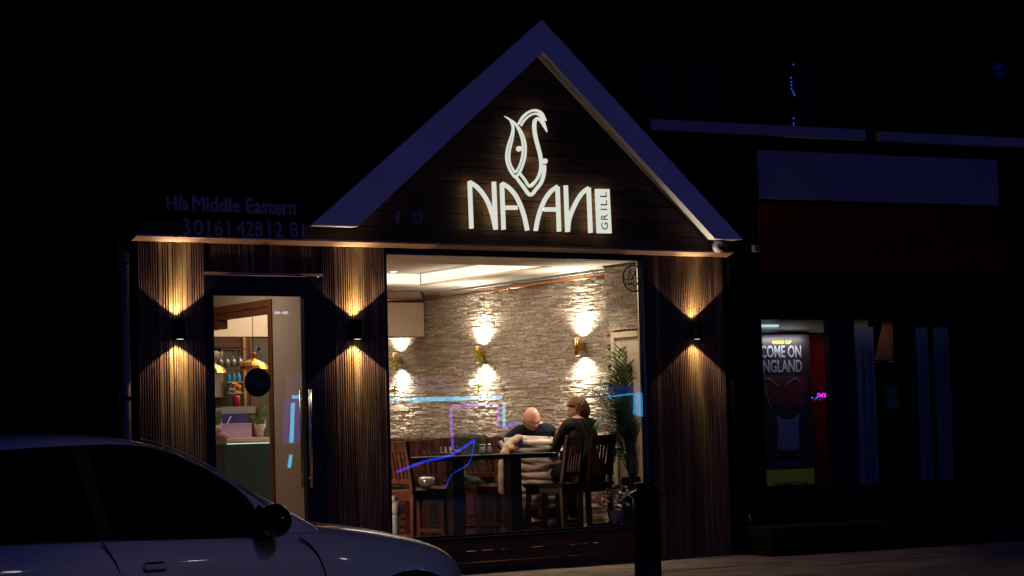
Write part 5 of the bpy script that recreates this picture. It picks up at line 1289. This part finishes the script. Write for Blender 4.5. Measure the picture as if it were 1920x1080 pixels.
pane_poly('pillar_trim', [(136, 842), (163, 842), (209, 1006), (184, 1007)], 0.014, mat('brown inner pillar', (0.05, 0.022, 0.012), 0.7, spec=0.1), CAR)
# front screen
# windscreen and rear screen
mb = MB()
def scr(pts, zl, off):
    out = []
    for (x, z) in pts: out.append((x, z))
    return out
for (x0, z0, x1, z1) in ((-5.76, 0.885, -6.02, 1.018), (-6.021, 1.018, -6.24, 1.150), (-6.241, 1.150, -6.38, 1.218)):
    n_ = Vector((z1 - z0, 0, -(x1 - x0))).normalized(); P = [Vector((x0, CARY - 0.42, z0)), Vector((x0, CARY + 0.42, z0)), Vector((x1, CARY + 0.42, z1)), Vector((x1, CARY - 0.42, z1))]
    mb.prism([p + n_ * 0.0 for p in P], n_, 0.008)
mb.build('windscreen', GLS, CAR)
mb = MB(); P = cr([tuple(side(x, y, 0.004)) for x, y in [(262, 822), (300, 832), (350, 852), (415, 886), (470, 922), (512, 955)]], 6); mb.tube(P, 0.0045, 6); mb.build('roof_moulding', M['steel'], CAR)
# side mirror
mc = S(516, 976, CARY - 1.02)
mb = MB(); mb.ball((mc.x, mc.y, mc.z), 0.1, 4, 0.68, 1.12, 0.80)
for v in mb.bm.verts:
    if v.co.x < mc.x - 0.035: v.co.x = mc.x - 0.035 - (mc.x - 0.035 - v.co.x) * 0.35
MR = mb.build('side_mirror', mat('gloss black mirror shell', (0.008, 0.008, 0.010), 0.10), CAR, smooth=True)
ar = side(500, 1002, 0.0)
mb = MB(); mb.tube([ar, Vector((mc.x - 0.01, mc.y + 0.06, mc.z - 0.055))], 0.030, 10, 0.036); mb.build('mirror_arm', BLK, MR)
mb = MB(); a_, b_, c_, d_ = side(448, 1004, 0.020), side(505, 1004, 0.020), side(500, 958, 0.020), side(484, 946, 0.020)
mb.prism([a_, b_, c_, d_], (0, -1, 0), 0.008); mb.build('mirror_sail', BLK, CAR)
# seams, handle
def seam(px):
    mb = MB(); P = cr([tuple(flank(x, y, -0.007)) for x, y in px], 6); mb.tube(P, 0.0045, 6); mb.build('door_seam', BLK, CAR)
seam([(562, 1008), (580, 1021), (597, 1042), (607, 1066), (613, 1100), (612, 1180), (590, 1230)])
seam([(192, 1018), (207, 1040), (222, 1068), (232, 1110), (236, 1230)])
a_, b_ = flank(268, 1064, -0.001), flank(312, 1063, -0.001)
mb = MB(); mb.box(a_.x, b_.x, a_.y - 0.030, a_.y - 0.010, a_.z - 0.014, a_.z + 0.014, bev=0.008); mb.box(a_.x + 0.005, a_.x + 0.02, a_.y - 0.012, a_.y + 0.01, a_.z - 0.01, a_.z + 0.01); mb.box(b_.x - 0.02, b_.x - 0.005, a_.y - 0.012, a_.y + 0.01, a_.z - 0.01, a_.z + 0.01); mb.build('door_handle', PAINT, CAR)
mb = MB(); mb.box(a_.x + 0.01, b_.x - 0.01, a_.y - 0.002, a_.y + 0.003, a_.z - 0.022, a_.z + 0.022, bev=0.002); mb.build('handle_recess', BLK, CAR)
# wheels, lamps
for x in (WHX, RWX):
    for sy in (-1, 1):
        yc = CARY + sy * 0.745; z = WR - 0.10
        Wm = MB(); Wm.lathe([(0.19, -0.09), (0.29, -0.095), (WR, -0.07), (WR, 0.07), (0.29, 0.095), (0.19, 0.09)], (x, yc, z), 40, axis='Y'); Wm = Wm.build('wheel', RUB, CAR)
        mb = MB(); mb.lathe([(0.001, 0.03), (0.19, 0.06), (0.20, 0.07), (0.20, -0.07), (0.19, -0.06), (0.001, -0.03)], (x, yc, z), 30, axis='Y')
        for k in range(5):
            a = 2 * PI * k / 5; mb.bar((x, yc + sy * 0.07, z), (x + 0.185 * math.cos(a), yc + sy * 0.075, z + 0.185 * math.sin(a)), 0.05, 0.02, up=Vector((0, 1, 0)))
        mb.build('rim', M['steel'], Wm)
mb = MB(); mb.ball((-4.93, CARY - 0.64, 0.50), 0.1, 3, 1.0, 0.9, 0.7); mb.build('headlight', mat('clear headlamp', (0.35, 0.36, 0.42), 0.08, 0.3), CAR)
mb = MB(); mb.ball((-4.93, CARY + 0.64, 0.50), 0.1, 3, 1.0, 0.9, 0.7); mb.build('headlight', bpy.data.materials['clear headlamp'], CAR)
mb = MB(); mb.ball((-8.48, CARY - 0.68, 0.62), 0.09, 3, 0.9, 0.8, 1.6); mb.build('tail_light', mat('red tail lens', (0.2, 0.01, 0.01), 0.15), CAR)

LP = empty('street_lamp', (-8.6, -14.4, -0.1)); tag(LP, 'tall street lamp on the near side of the road, behind the viewpoint', 'street lamp')
mb = MB(); mb.tube([(-7.2, -17.6, -0.1), (-7.2, -17.6, 6.0), (-7.2, -17.3, 6.3), (-7.2, -16.6, 6.4)], 0.05, 10); mb.build('pole', M['black'], LP)
mb = MB(); mb.box(-7.3, -7.1, -16.9, -16.3, 6.34, 6.42); mb.build('lamp_head', M['black'], LP)
spot('street_lamp_beam', (-7.2, -16.6, 6.3), Vector((-5.7, -6.0, 0.6)) - Vector((-7.2, -16.6, 6.3)), 150, 17, 0.8, (1.0, 0.92, 0.80), LP, 0.12)
# ================================================================== BOLLARD
bq = S(1210, 905, -4.40); bx_ = bq.x; bz = bq.z
BO = empty('bollard', (bx_, -4.40, 0)); tag(BO, 'black cast iron bollard on the pavement in front of the right window edge', 'bollard')
mb = MB(); k = bz / 0.90; mb.lathe([(0.105, 0), (0.105, 0.10), (0.092, 0.12), (0.089, bz - 0.20), (0.089, bz - 0.10)], (bx_, -4.40, 0), 28); mb.build('post', M['black'], BO)
mb = MB(); mb.lathe([(0.089, bz - 0.099), (0.104, bz - 0.09), (0.107, bz - 0.072), (0.098, bz - 0.058), (0.070, bz - 0.05), (0.067, bz - 0.015), (0.075, bz - 0.008), (0.070, bz), (0.001, bz + 0.004)], (bx_, -4.40, 0), 28)
mb.build('cap', mat('glossy black cap', (0.012, 0.012, 0.014), 0.18), BO, smooth=True)

# ================================================================== SIDE ALLEY, DOWNPIPE, UPPER HOUSE
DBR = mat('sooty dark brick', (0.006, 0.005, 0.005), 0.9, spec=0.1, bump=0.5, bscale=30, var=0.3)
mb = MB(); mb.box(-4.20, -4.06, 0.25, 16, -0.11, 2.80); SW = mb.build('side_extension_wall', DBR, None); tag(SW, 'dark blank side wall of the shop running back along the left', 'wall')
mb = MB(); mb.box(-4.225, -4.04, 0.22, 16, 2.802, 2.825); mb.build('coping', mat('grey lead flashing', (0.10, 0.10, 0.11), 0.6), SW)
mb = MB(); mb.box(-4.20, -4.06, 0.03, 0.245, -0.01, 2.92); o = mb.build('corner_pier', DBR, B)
dp = MB(); dp.tube([(-4.155, -0.03, 0.0), (-4.155, -0.03, 2.80)], 0.036, 14); dp = dp.build('downpipe', mat('grey plastic downpipe', (0.16, 0.14, 0.14), 0.5), None); tag(dp, 'grey vertical downpipe at the left corner of the shopfront', 'pipe')
for z in (0.5, 1.62, 2.7):
    mb = MB(); mb.lathe([(0.036, -0.02), (0.043, -0.018), (0.043, 0.018), (0.036, 0.02)], (-4.155, -0.03, z), 16); mb.build('pipe_collar', M['black'], dp)
UH = empty('terraced_house', (1, 1.0, 0)); tag(UH, 'dark upper storeys of the terrace rising behind the gable', 'house')
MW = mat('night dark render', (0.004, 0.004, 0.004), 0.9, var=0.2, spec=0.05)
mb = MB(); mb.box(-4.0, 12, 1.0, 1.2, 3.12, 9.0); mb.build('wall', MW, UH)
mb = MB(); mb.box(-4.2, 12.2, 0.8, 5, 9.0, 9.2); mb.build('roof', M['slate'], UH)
def upwin(px0, py0, px1, py1):
    a = S(px0, py0, 0.99); b = S(px1, py1, 0.99)
    f = MB(); f.box(a.x - 0.05, b.x + 0.05, 0.97, 0.998, b.z - 0.05, b.z); f.box(a.x - 0.05, b.x + 0.05, 0.97, 0.998, a.z, a.z + 0.05); f.box(a.x - 0.05, a.x, 0.97, 0.998, b.z, a.z); f.box(b.x, b.x + 0.05, 0.97, 0.998, b.z, a.z); f.box(a.x, b.x, 0.975, 0.998, (a.z + b.z) / 2 - 0.02, (a.z + b.z) / 2 + 0.02)
    f = f.build('window', mat('grey painted sash', (0.02, 0.02, 0.022), 0.7, spec=0.1) if 'grey painted sash' not in bpy.data.materials else bpy.data.materials['grey painted sash'], UH)
    mb = MB(); mb.box(a.x, b.x, 0.985, 0.996, b.z, a.z); mb.build('pane', mat('curtained pane', (0.022, 0.022, 0.022), 0.6, spec=0.1) if 'curtained pane' not in bpy.data.materials else bpy.data.materials['curtained pane'], f)
upwin(1212, 112, 1252, 224); upwin(1300, 122, 1342, 230); upwin(1490, 125, 1525, 236)
al = S(1876, 132, 0.9); mb = MB(); mb.lathe([(0.001, 0), (0.085, 0), (0.10, 0.03), (0.095, 0.09), (0.001, 0.10)], (al.x, 0.995, al.z), 20, axis='Y')
AL = mb.build('alarm_box', mat('blue alarm housing', (0.02, 0.10, 0.42), 0.5), None); tag(AL, 'round blue alarm box high on the dark upper wall, far right', 'alarm box')
mb = MB(); mb.box(al.x - 0.11, al.x + 0.11, 0.88, 0.99, al.z - 0.012, al.z + 0.004); mb.build('dividing_band', M['black'], AL)
FL = empty('fairy_lights', S(1487, 180, 0.9)); tag(FL, 'short vertical string of tiny blue fairy lights on the dark upper wall', 'fairy lights')
FLE = emis('blue fairy bulb', (0.05, 0.10, 1.0), 0.9)
pts = [(1488, 121), (1483, 146), (1484, 154), (1484, 160), (1484, 166), (1486, 171), (1488, 175), (1490, 179), (1488, 222), (1488, 231), (1488, 236)]
mb = MB(); mb.tube([S(x, y, 0.96) for x, y in pts], 0.003, 5); mb.build('cable', M['black'], FL)
for x, y in pts: mb = MB(); mb.ball(S(x, y, 0.95), 0.0085, 1); mb.build('bulb', FLE, FL)

# ================================================================== NEIGHBOURING SHOP, turned 6.5 degrees towards the street
N_ANG = R_(-6.5); NM = Matrix.Translation((2.08, 0.0, 0)) @ Matrix.Rotation(N_ANG, 4, 'Z'); NI = NM.inverted()
nrm_n = NM.to_3x3() @ Vector((0, 1, 0))
def SN(x, y, off=0.0):
    d = ray(x, y); O = NM @ Vector((0, off, 0)); t = (O - CAM).dot(nrm_n) / d.dot(nrm_n); return NI @ (CAM + d * t)
NB = MB
def nb(): return MB(NM)
NS = empty('neighbour_shop', NM @ Vector((2, 0, 0))); tag(NS, 'dark neighbouring shop with blank white sign band, red fascia and wide window', 'shop')
mb = nb(); mb.box(0.03, 0.37, -0.02, 0.3, 0, 3.45); mb.box(0.37, 8, 0.0, 0.3, 0.0, 0.58); mb.box(3.06, 8, -0.02, 0.3, 0.59, 3.45); mb.box(0.37, 3.06, 0.0, 0.3, 2.30, 2.72); mb.box(0.03, 8, 0.04, 0.3, 3.98, 4.09); mb.box(0.03, 8, 0.06, 0.3, 3.452, 3.975)
mb.build('wall', mat('black painted shop wall', (0.004, 0.004, 0.004), 0.8, var=0.2, spec=0.1), NS)
mb = nb(); mb.box(0.385, 3.39, -0.05, 0.03, 3.485, 3.97, bev=0.004); mb.build('sign_panel', mat('blank white sign panel', (0.24, 0.24, 0.26), 0.5, var=0.05, vscale=2), NS)
mb = nb(); mb.box(0.39, 3.4, -0.03, 0.035, 2.73, 3.44); mb.build('red_fascia', mat('oxblood fascia', (0.16, 0.001, 0.001), 0.7, spec=0.02), NS)
mb = nb(); mb.box(-0.86, 1.66, -0.12, -0.02, 4.105, 4.215, bev=0.006); mb.box(1.84, 6.5, -0.12, -0.02, 4.105, 4.205, bev=0.006); mb.build('gutter', mat('pale grey gutter board', (0.32, 0.32, 0.34), 0.5), NS)
mb = nb(); mb.box(-0.9, 8, 0.02, 0.3, 4.10, 4.20); mb.build('eaves', MW, NS)
SF = nb()
for a_, b_ in ((0.372, 0.392), (1.19, 1.50), (2.16, 2.24), (2.98, 3.058)): SF.box(a_, b_, -0.005, 0.08, 0.60, 2.295)
SF.box(0.393, 2.979, 0.0, 0.075, 2.285, 2.298); SF.box(0.393, 2.979, 0.0, 0.075, 0.582, 0.61)
SF = SF.build('window_frame', mat('dark navy shop frame', (0.004, 0.006, 0.014), 0.4, spec=0.15), NS)
mb = nb(); mb.face([(0.392, 0.04, 0.61), (2.98, 0.04, 0.61), (2.98, 0.04, 2.285), (0.392, 0.04, 2.285)]); mb.build('pane', pane_mat('shop window glass', 0.002), SF, fix=False)
mb = nb(); mb.box(0.3, 4.5, 2.8, 2.9, 0.1, 3.0); mb.box(0.3, 4.5, 0.10, 2.8, 0.02, 0.10); mb.build('shop_interior', mat('dim interior lining', (0.03, 0.03, 0.035), 0.9), NS)
mb = nb(); mb.box(0.3, 4.5, 0.10, 2.8, 2.30, 2.34); mb.box(0.393, 1.9, 0.30, 0.34, 2.17, 2.298); mb.build('shop_ceiling', mat('shop ceiling board', (0.35, 0.33, 0.28), 0.9), NS)
a_ = SN(1518, 627, 0.55); b_ = SN(1560, 915, 0.55)
mb = nb(); mb.box(0.9, 2.1, 0.55, 0.60, 0.10, 2.165); mb.build('red_partition', mat('red partition', (0.60, 0.015, 0.018), 0.7), NS)
# tubes and lamp
tq = SN(1441, 611, 0.26); mb = nb(); mb.box(tq.x - 0.11, tq.x + 0.11, 0.24, 0.28, tq.z - 0.012, tq.z + 0.012)
o = mb.build('tube_lamp', emis('cold tube', (0.6, 0.85, 1.0), 0.8), None); tag(o, 'short cold white lamp inside the neighbouring shop window top', 'lamp')
arealight('shop_tube_glow', NM @ Vector((0.8, 0.12, 2.1)), NM.to_3x3() @ Vector((0.05, 0.75, -0.7)), 1.7, 0.5, 0.05, (0.9, 0.88, 0.95), o)
# poster
PO = NM.to_3x3() @ Vector((0, 0, 0))
p0 = SN(1429, 912, 0.20); p1 = SN(1517, 627, 0.20)
px0, px1, pz0, pz1 = p0.x - 0.08, p1.x, p0.z, p1.z
PT = nb(); PT.box(px0, px1, 0.20, 0.205, pz0, pz1); PT = PT.build('shop_poster', mat('black poster print', (0.02, 0.012, 0.015), 0.5), None); tag(PT, 'tall football poster reading WORLD CUP COME ON ENGLAND in the neighbouring window', 'poster')
yt = SN(1480, 880, 0.19).z
mb = nb(); mb.box(px0, px1, 0.196, 0.199, pz0, yt); mb.build('yellow_band', mat('olive yellow print', (0.85, 0.85, 0.03), 0.6), PT)
rt_ = NM.to_3x3() @ Vector((1, 0, 0))
def ptext(txt, xa, ya, xb, yb, mt, bold=0.03, clampx=True):
    a = SN(xa, ya, 0.19); b = SN(xb, ya, 0.19); t = SN(xa, yb, 0.19)
    text_obj('lettering', txt, mt, PT, NM @ Vector((a.x, 0.1955, a.z)), rt_, (0, 0, 1), b.x - a.x, t.z - a.z, 0.001, bold=bold)
LW_ = mat('pale poster letters', (0.30, 0.30, 0.34), 0.6); YW_ = mat('yellow poster letters', (0.55, 0.55, 0.03), 0.6)
ptext('WORLD CUP', 1448, 645, 1484, 639, YW_)
ptext('COME ON', 1427, 671, 1503, 648, LW_, 0.02); ptext('ENGLAND', 1423, 699, 1505, 675, LW_, 0.02)
ptext('Read the small print today', 1443, 872, 1503, 868, LW_, 0.0); ptext('LEARN MORE TO WIN', 1450, 912, 1515, 905, M['ink'], 0.02)
def ppoly(px, mt, d=0.196, name='print_shape'):
    mb = nb(); mb.prism([(SN(x, y, 0.19).x, d, SN(x, y, 0.19).z) for x, y in px], (0, -1, 0), 0.0008); mb.build(name, mt, PT)
ppoly([(1429, 704), (1516, 704), (1516, 760), (1429, 760)], mat('dark red print', (0.10, 0.006, 0.010), 0.6), 0.1985)
SH_ = mat('grey shirt print', (0.20, 0.20, 0.26), 0.6)
ppoly([(1456, 778), (1470, 786), (1484, 786), (1500, 776), (1498, 800), (1500, 840), (1478, 845), (1458, 842), (1460, 800)], SH_)
ppoly([(1468, 760), (1478, 752), (1488, 760), (1487, 778), (1478, 786), (1470, 778)], mat('brown face print', (0.05, 0.02, 0.015), 0.7), 0.1948)
def arc(px, w):
    P = cr([(x, y, 0) for x, y in px], 5)
    L_ = [(p.x, p.y - w) for p in P]; R2 = [(p.x, p.y + w) for p in P][::-1]; ppoly(L_ + R2, SH_, 0.1945)
arc([(1431, 712), (1442, 710), (1452, 718), (1460, 724)], 1.2); arc([(1474, 722), (1486, 712), (1496, 710), (1502, 720)], 1.2); arc([(1436, 722), (1440, 745), (1446, 766)], 4); arc([(1502, 722), (1504, 745), (1502, 766)], 4)
# glowing bits in that window
q = SN(1540, 741, 0.3); LS = nb(); LS.box(q.x - 0.055, q.x + 0.075, 0.30, 0.32, q.z - 0.04, q.z + 0.04); LS = LS.build('led_sign', mat('dark sign back', (0.02, 0.0, 0.03), 0.5), None); tag(LS, 'small glowing magenta LED sign in the neighbouring shop window', 'sign')
MG = emis('magenta led', (0.75, 0.02, 0.85), 1.6)
for k in range(4):
    mb = nb(); x = q.x - 0.050 + k * 0.031; mb.box(x, x + 0.006, 0.294, 0.299, q.z - 0.022, q.z + 0.022); mb.box(x + 0.007, x + 0.020, 0.294, 0.299, q.z + (-0.004 if k % 2 else 0.014), q.z + (0.004 if k % 2 else 0.022)); mb.box(x + 0.0205, x + 0.025, 0.294, 0.299, q.z - 0.022, q.z + 0.010); mb.build('glowing_stroke', MG, LS)
LB = empty('reflection_dots', NM @ SN(1520, 748, 0.28)); tag(LB, 'row of tiny blue and red glowing dots for reflections beside the magenta sign', 'reflected lights')  # glowing dots standing in for coloured reflections on the glass
for k in range(4):
    c_ = SN(1507 + k * 8, 746, 0.28); mb = nb(); mb.ball(c_, 0.011, 1, 1.3, 1, 0.8); mb.build('blue_dot', emis('blue reflection glow', (0.05, 0.15, 1.0), 1.1) if k == 0 else bpy.data.materials['blue reflection glow'], LB)
for k in range(5):
    c_ = SN(1503 + k * 8.5, 749.5, 0.28); mb = nb(); mb.ball(c_, 0.008, 1, 1.8, 1, 0.6); mb.build('red_dot', emis('red reflection glow', (0.9, 0.02, 0.03), 0.8) if k == 0 else bpy.data.materials['red reflection glow'], LB)
# vertical display banners and screens in the other bays
BNM = mat('slate blue hanging banner', (0.07, 0.09, 0.14), 0.7); TQ = mat('teal edge banner', (0.04, 0.09, 0.12), 0.7)
for (x0, x1, nm) in ((1612, 1636, 'widest'), (1728, 1737, 'narrow'), (1761, 1776, 'far')):
    a_ = SN(x0, 905, 0.22); b_ = SN(x1, 602, 0.22)
    mb = nb(); n_ = 10
    pts_ = []
    for k in range(n_ + 1): x = a_.x + (b_.x - a_.x) * k / n_; pts_.append((x, 0.22 + 0.008 * math.sin(k * 1.7)))
    mb.prism([(x, y_, 0.62) for x, y_ in pts_] + [(x, y_ + 0.006, 0.62) for x, y_ in pts_[::-1]], (0, 0, 1), 1.60)
    o = mb.build('hanging_banner', BNM if nm != 'far' else TQ, None); tag(o, {'widest': 'widest dim blue hanging banner, left of the orange board in the neighbouring window', 'narrow': 'narrowest dim blue hanging strip in the neighbouring window', 'far': 'teal hanging strip at the right end of the neighbouring window'}[nm], 'banner', 'banners in the neighbouring shop window')
a_ = [SN(x, y, 0.30) for x, y in ((1640, 675), (1675, 674), (1674, 604), (1655, 606))]
mb = nb(); mb.prism([(p.x, 0.30, p.z) for p in a_], (0, 1, 0), 0.01); o = mb.build('orange_board', mat('burnt orange board', (0.42, 0.13, 0.03), 0.6), None); tag(o, 'burnt orange angled board hanging in the neighbouring shop window', 'board')
mb = nb(); q0 = SN(1640, 678, 0.29); q1 = SN(1676, 677, 0.29); mb.box(q0.x, q1.x, 0.285, 0.299, q0.z - 0.008, q0.z + 0.004); mb.build('metal_edge', M['steel'], o)
arealight('board_glow', NM @ Vector((1.75, 0.14, 2.24)), NM.to_3x3() @ Vector((0.0, 0.5, -1)), 0.10, 0.9, 0.05, (1.0, 0.75, 0.55), o)
arealight('banner_glow', NM @ Vector((2.2, 0.12, 2.22)), NM.to_3x3() @ Vector((0, 0.3, -1)), 0.10, 1.4, 0.05, (0.35, 0.5, 1.0), o)
mb = nb(); mb.box(0.10, 8, -0.5, -0.001, 0.002, 0.27, bev=0.02); tag(mb.build('forecourt', mat('dark worn forecourt', (0.018, 0.016, 0.014), 0.85, var=0.4, vscale=3, bump=0.4, bscale=20, spec=0.1), None), kind='structure')
q = S(1408, 467, 0.0); mb = MB(); mb.box(q.x - 0.035, q.x + 0.035, -0.10, -0.04, q.z - 0.035, q.z + 0.035, bev=0.006); o = mb.build('junction_box', mat('grey junction box', (0.25, 0.25, 0.27), 0.5), None); tag(o, 'small square grey junction box right of the gable end', 'box')
mb = MB(); mb.tube([(q.x, -0.06, q.z + 0.035), (q.x - 0.01, -0.05, 3.3), (q.x - 0.06, -0.02, 3.9)], 0.006, 6); mb.build('cable', M['black'], o)
a_, b_ = S(1404, 966, -0.05), S(1411, 984, -0.05); mb = MB(); mb.tube([a_, b_], 0.010, 8); o = mb.build('pipe_stub', mat('pale pipe stub', (0.25, 0.25, 0.25), 0.5), None); tag(o, 'short pale slanting pipe stub at the foot of the neighbouring wall', 'pipe')

# ================================================================== ACROSS THE STREET: the neon shopfront mirrored in the glass
OY = -20.0
def V(x, y):           # where a reflection seen at this picture point really hangs
    q = S(x, y, -OY); return Vector((q.x, OY, q.z))
OP = MB(); OP.box(-12, 40, OY - 0.60, OY - 0.20, -0.12, 6.0); OP = OP.build('opposite_building', mat('dark opposite shopfront', (0.010, 0.010, 0.013), 0.8, var=0.2), None); tag(OP, 'dark building on the other side of the street', 'building')
CY_ = emis('cyan neon', (0.06, 0.62, 1.0), 9.0); CY2 = emis('cyan neon panel', (0.02, 0.42, 0.95), 6.0); PU = emis('violet neon', (0.30, 0.10, 1.0), 6.0); BL = emis('deep blue neon', (0.01, 0.06, 1.0), 8.0); DV = emis('dim violet lightbox', (0.35, 0.30, 0.75), 0.55); DB = emis('deep blue lightbox', (0.01, 0.06, 0.5), 1.2)
def neon(name, px, r, mt, label, smooth_=False, group=None, cl=False):
    P = [V(x, y) for x, y in px]
    if smooth_: P = cr([tuple(p) for p in P], 8)
    mb = MB(); mb.tube(P, r, 8); o = mb.build(name, mt, None); tag(o, label, 'neon tube', 'neon tubes on the opposite shopfront'); return o
neon('neon_tube', [(700, 749), (752, 748)], 0.038, CY_, 'short cyan neon tube reflected at the left window edge')
neon('neon_tube', [(762, 750), (942, 745)], 0.045, CY_, 'long level cyan neon tube reflected across the stone wall')
neon('neon_tube', [(948, 757), (948, 799)], 0.032, CY_, 'short upright cyan neon tube reflected beside the bald man')
neon('neon_tube', [(852, 843), (849, 800), (848, 768), (852, 762), (890, 760), (930, 757), (936, 760), (937, 780), (936, 800)], 0.030, PU, 'violet neon frame with rounded corners reflected over the stools')
neon('neon_tube', [(747, 885), (800, 865), (848, 853), (893, 825)], 0.028, BL, 'deep blue slanting neon line reflected over the near table', True)
neon('neon_tube', [(893, 825), (882, 868), (850, 890), (838, 915)], 0.009, BL, 'thin deep blue bent neon line reflected under the near table', True)
neon('neon_tube', [(944, 802), (960, 797), (975, 792)], 0.028, BL, 'short deep blue neon dash reflected on the man\'s shoulder')
neon('neon_tube', [(552, 755), (549, 830)], 0.040, CY_, 'tall upright cyan neon tube reflected in the door glass')
neon('neon_tube', [(551, 744), (574, 744)], 0.034, CY_, 'short level cyan neon tube reflected in the door glass')
neon('neon_tube', [(548, 853), (545, 877)], 0.034, CY_, 'short upright cyan neon tube reflected low in the door glass')
def panel(px, mt, label, name='light_panel', dy=0.05):
    P = [V(x, y) - Vector((0, dy, 0)) for x, y in px]; mb = MB(); mb.prism(P, (0, -1, 0), 0.06); o = mb.build(name, mt, None); tag(o, label, 'light panel', 'light panels on the opposite shopfront')
panel([(1196, 736), (1213, 735), (1212, 781), (1195, 776)], CY2, 'bright upright cyan light panel reflected over the palm')
panel([(1147, 742), (1196, 736), (1196, 740), (1147, 745)], CY2, 'thin level cyan light bar reflected over the palm')
panel([(1128, 722), (1212, 720), (1213, 734), (1146, 740), (1128, 745)], DB, 'wide dim blue lightbox reflected over the palm', dy=0.12)
panel([(758, 706), (860, 703), (856, 742), (758, 746)], DV, 'dim violet lightbox reflected on the stone wall left of the middle light', dy=0.12)
panel([(968, 692), (1044, 691), (1044, 722), (968, 724)], DV, 'dim violet lightbox reflected on the stone wall left of the right light', dy=0.12)
panel([(545, 702), (578, 702), (578, 742), (545, 742)], DV, 'dim violet lightbox reflected in the door glass', dy=0.12)
panel([(543, 745), (578, 745), (577, 832), (541, 832)], emis('violet lightbox', (0.12, 0.06, 0.9), 1.6), 'violet blue lightbox behind the door reflection tubes', dy=0.16)
# faint far street lamps mirrored in the door
for k, px in enumerate((523, 537)):
    c_ = V(px, 586); mb = MB(); mb.ball(c_, 0.045, 2, 1.5, 1, 0.7); o = mb.build('bulkhead_lamp', emis('cold white lamp', (0.8, 0.85, 1.0), 6.0) if k == 0 else bpy.data.materials['cold white lamp'], None); tag(o, ['left', 'right'][k] + ' of two small cold lamps mirrored high in the door glass', 'lamp')
c_ = [V(x, y) for x, y in ((884, 719), (930, 704))]; mb = MB(); mb.tube(c_, 0.07, 10); o = mb.build('tube_lamp', emis('white shop tube', (0.85, 0.92, 1.0), 8.0), None); tag(o, 'slanting white tube lamp mirrored just below the middle wall light', 'lamp')
# cool street lamps behind the camera, seen as glints in the car
for k, (x, y_, z) in enumerate(((-3.0, -19.5, 2.6), (-0.5, -19.6, 3.2), (2.2, -19.6, 2.4), (-7.6, -19.7, 3.0))):
    mb = MB(); mb.ball((x, y_, z), 0.13, 2); o = mb.build('shop_lamp', emis('glint lamp', (1.0, 0.95, 0.85), 14.0) if k == 0 else bpy.data.materials['glint lamp'], None); tag(o, 'small bright round lamp on the dark building across the street', 'lamp', 'lamps on the opposite building')
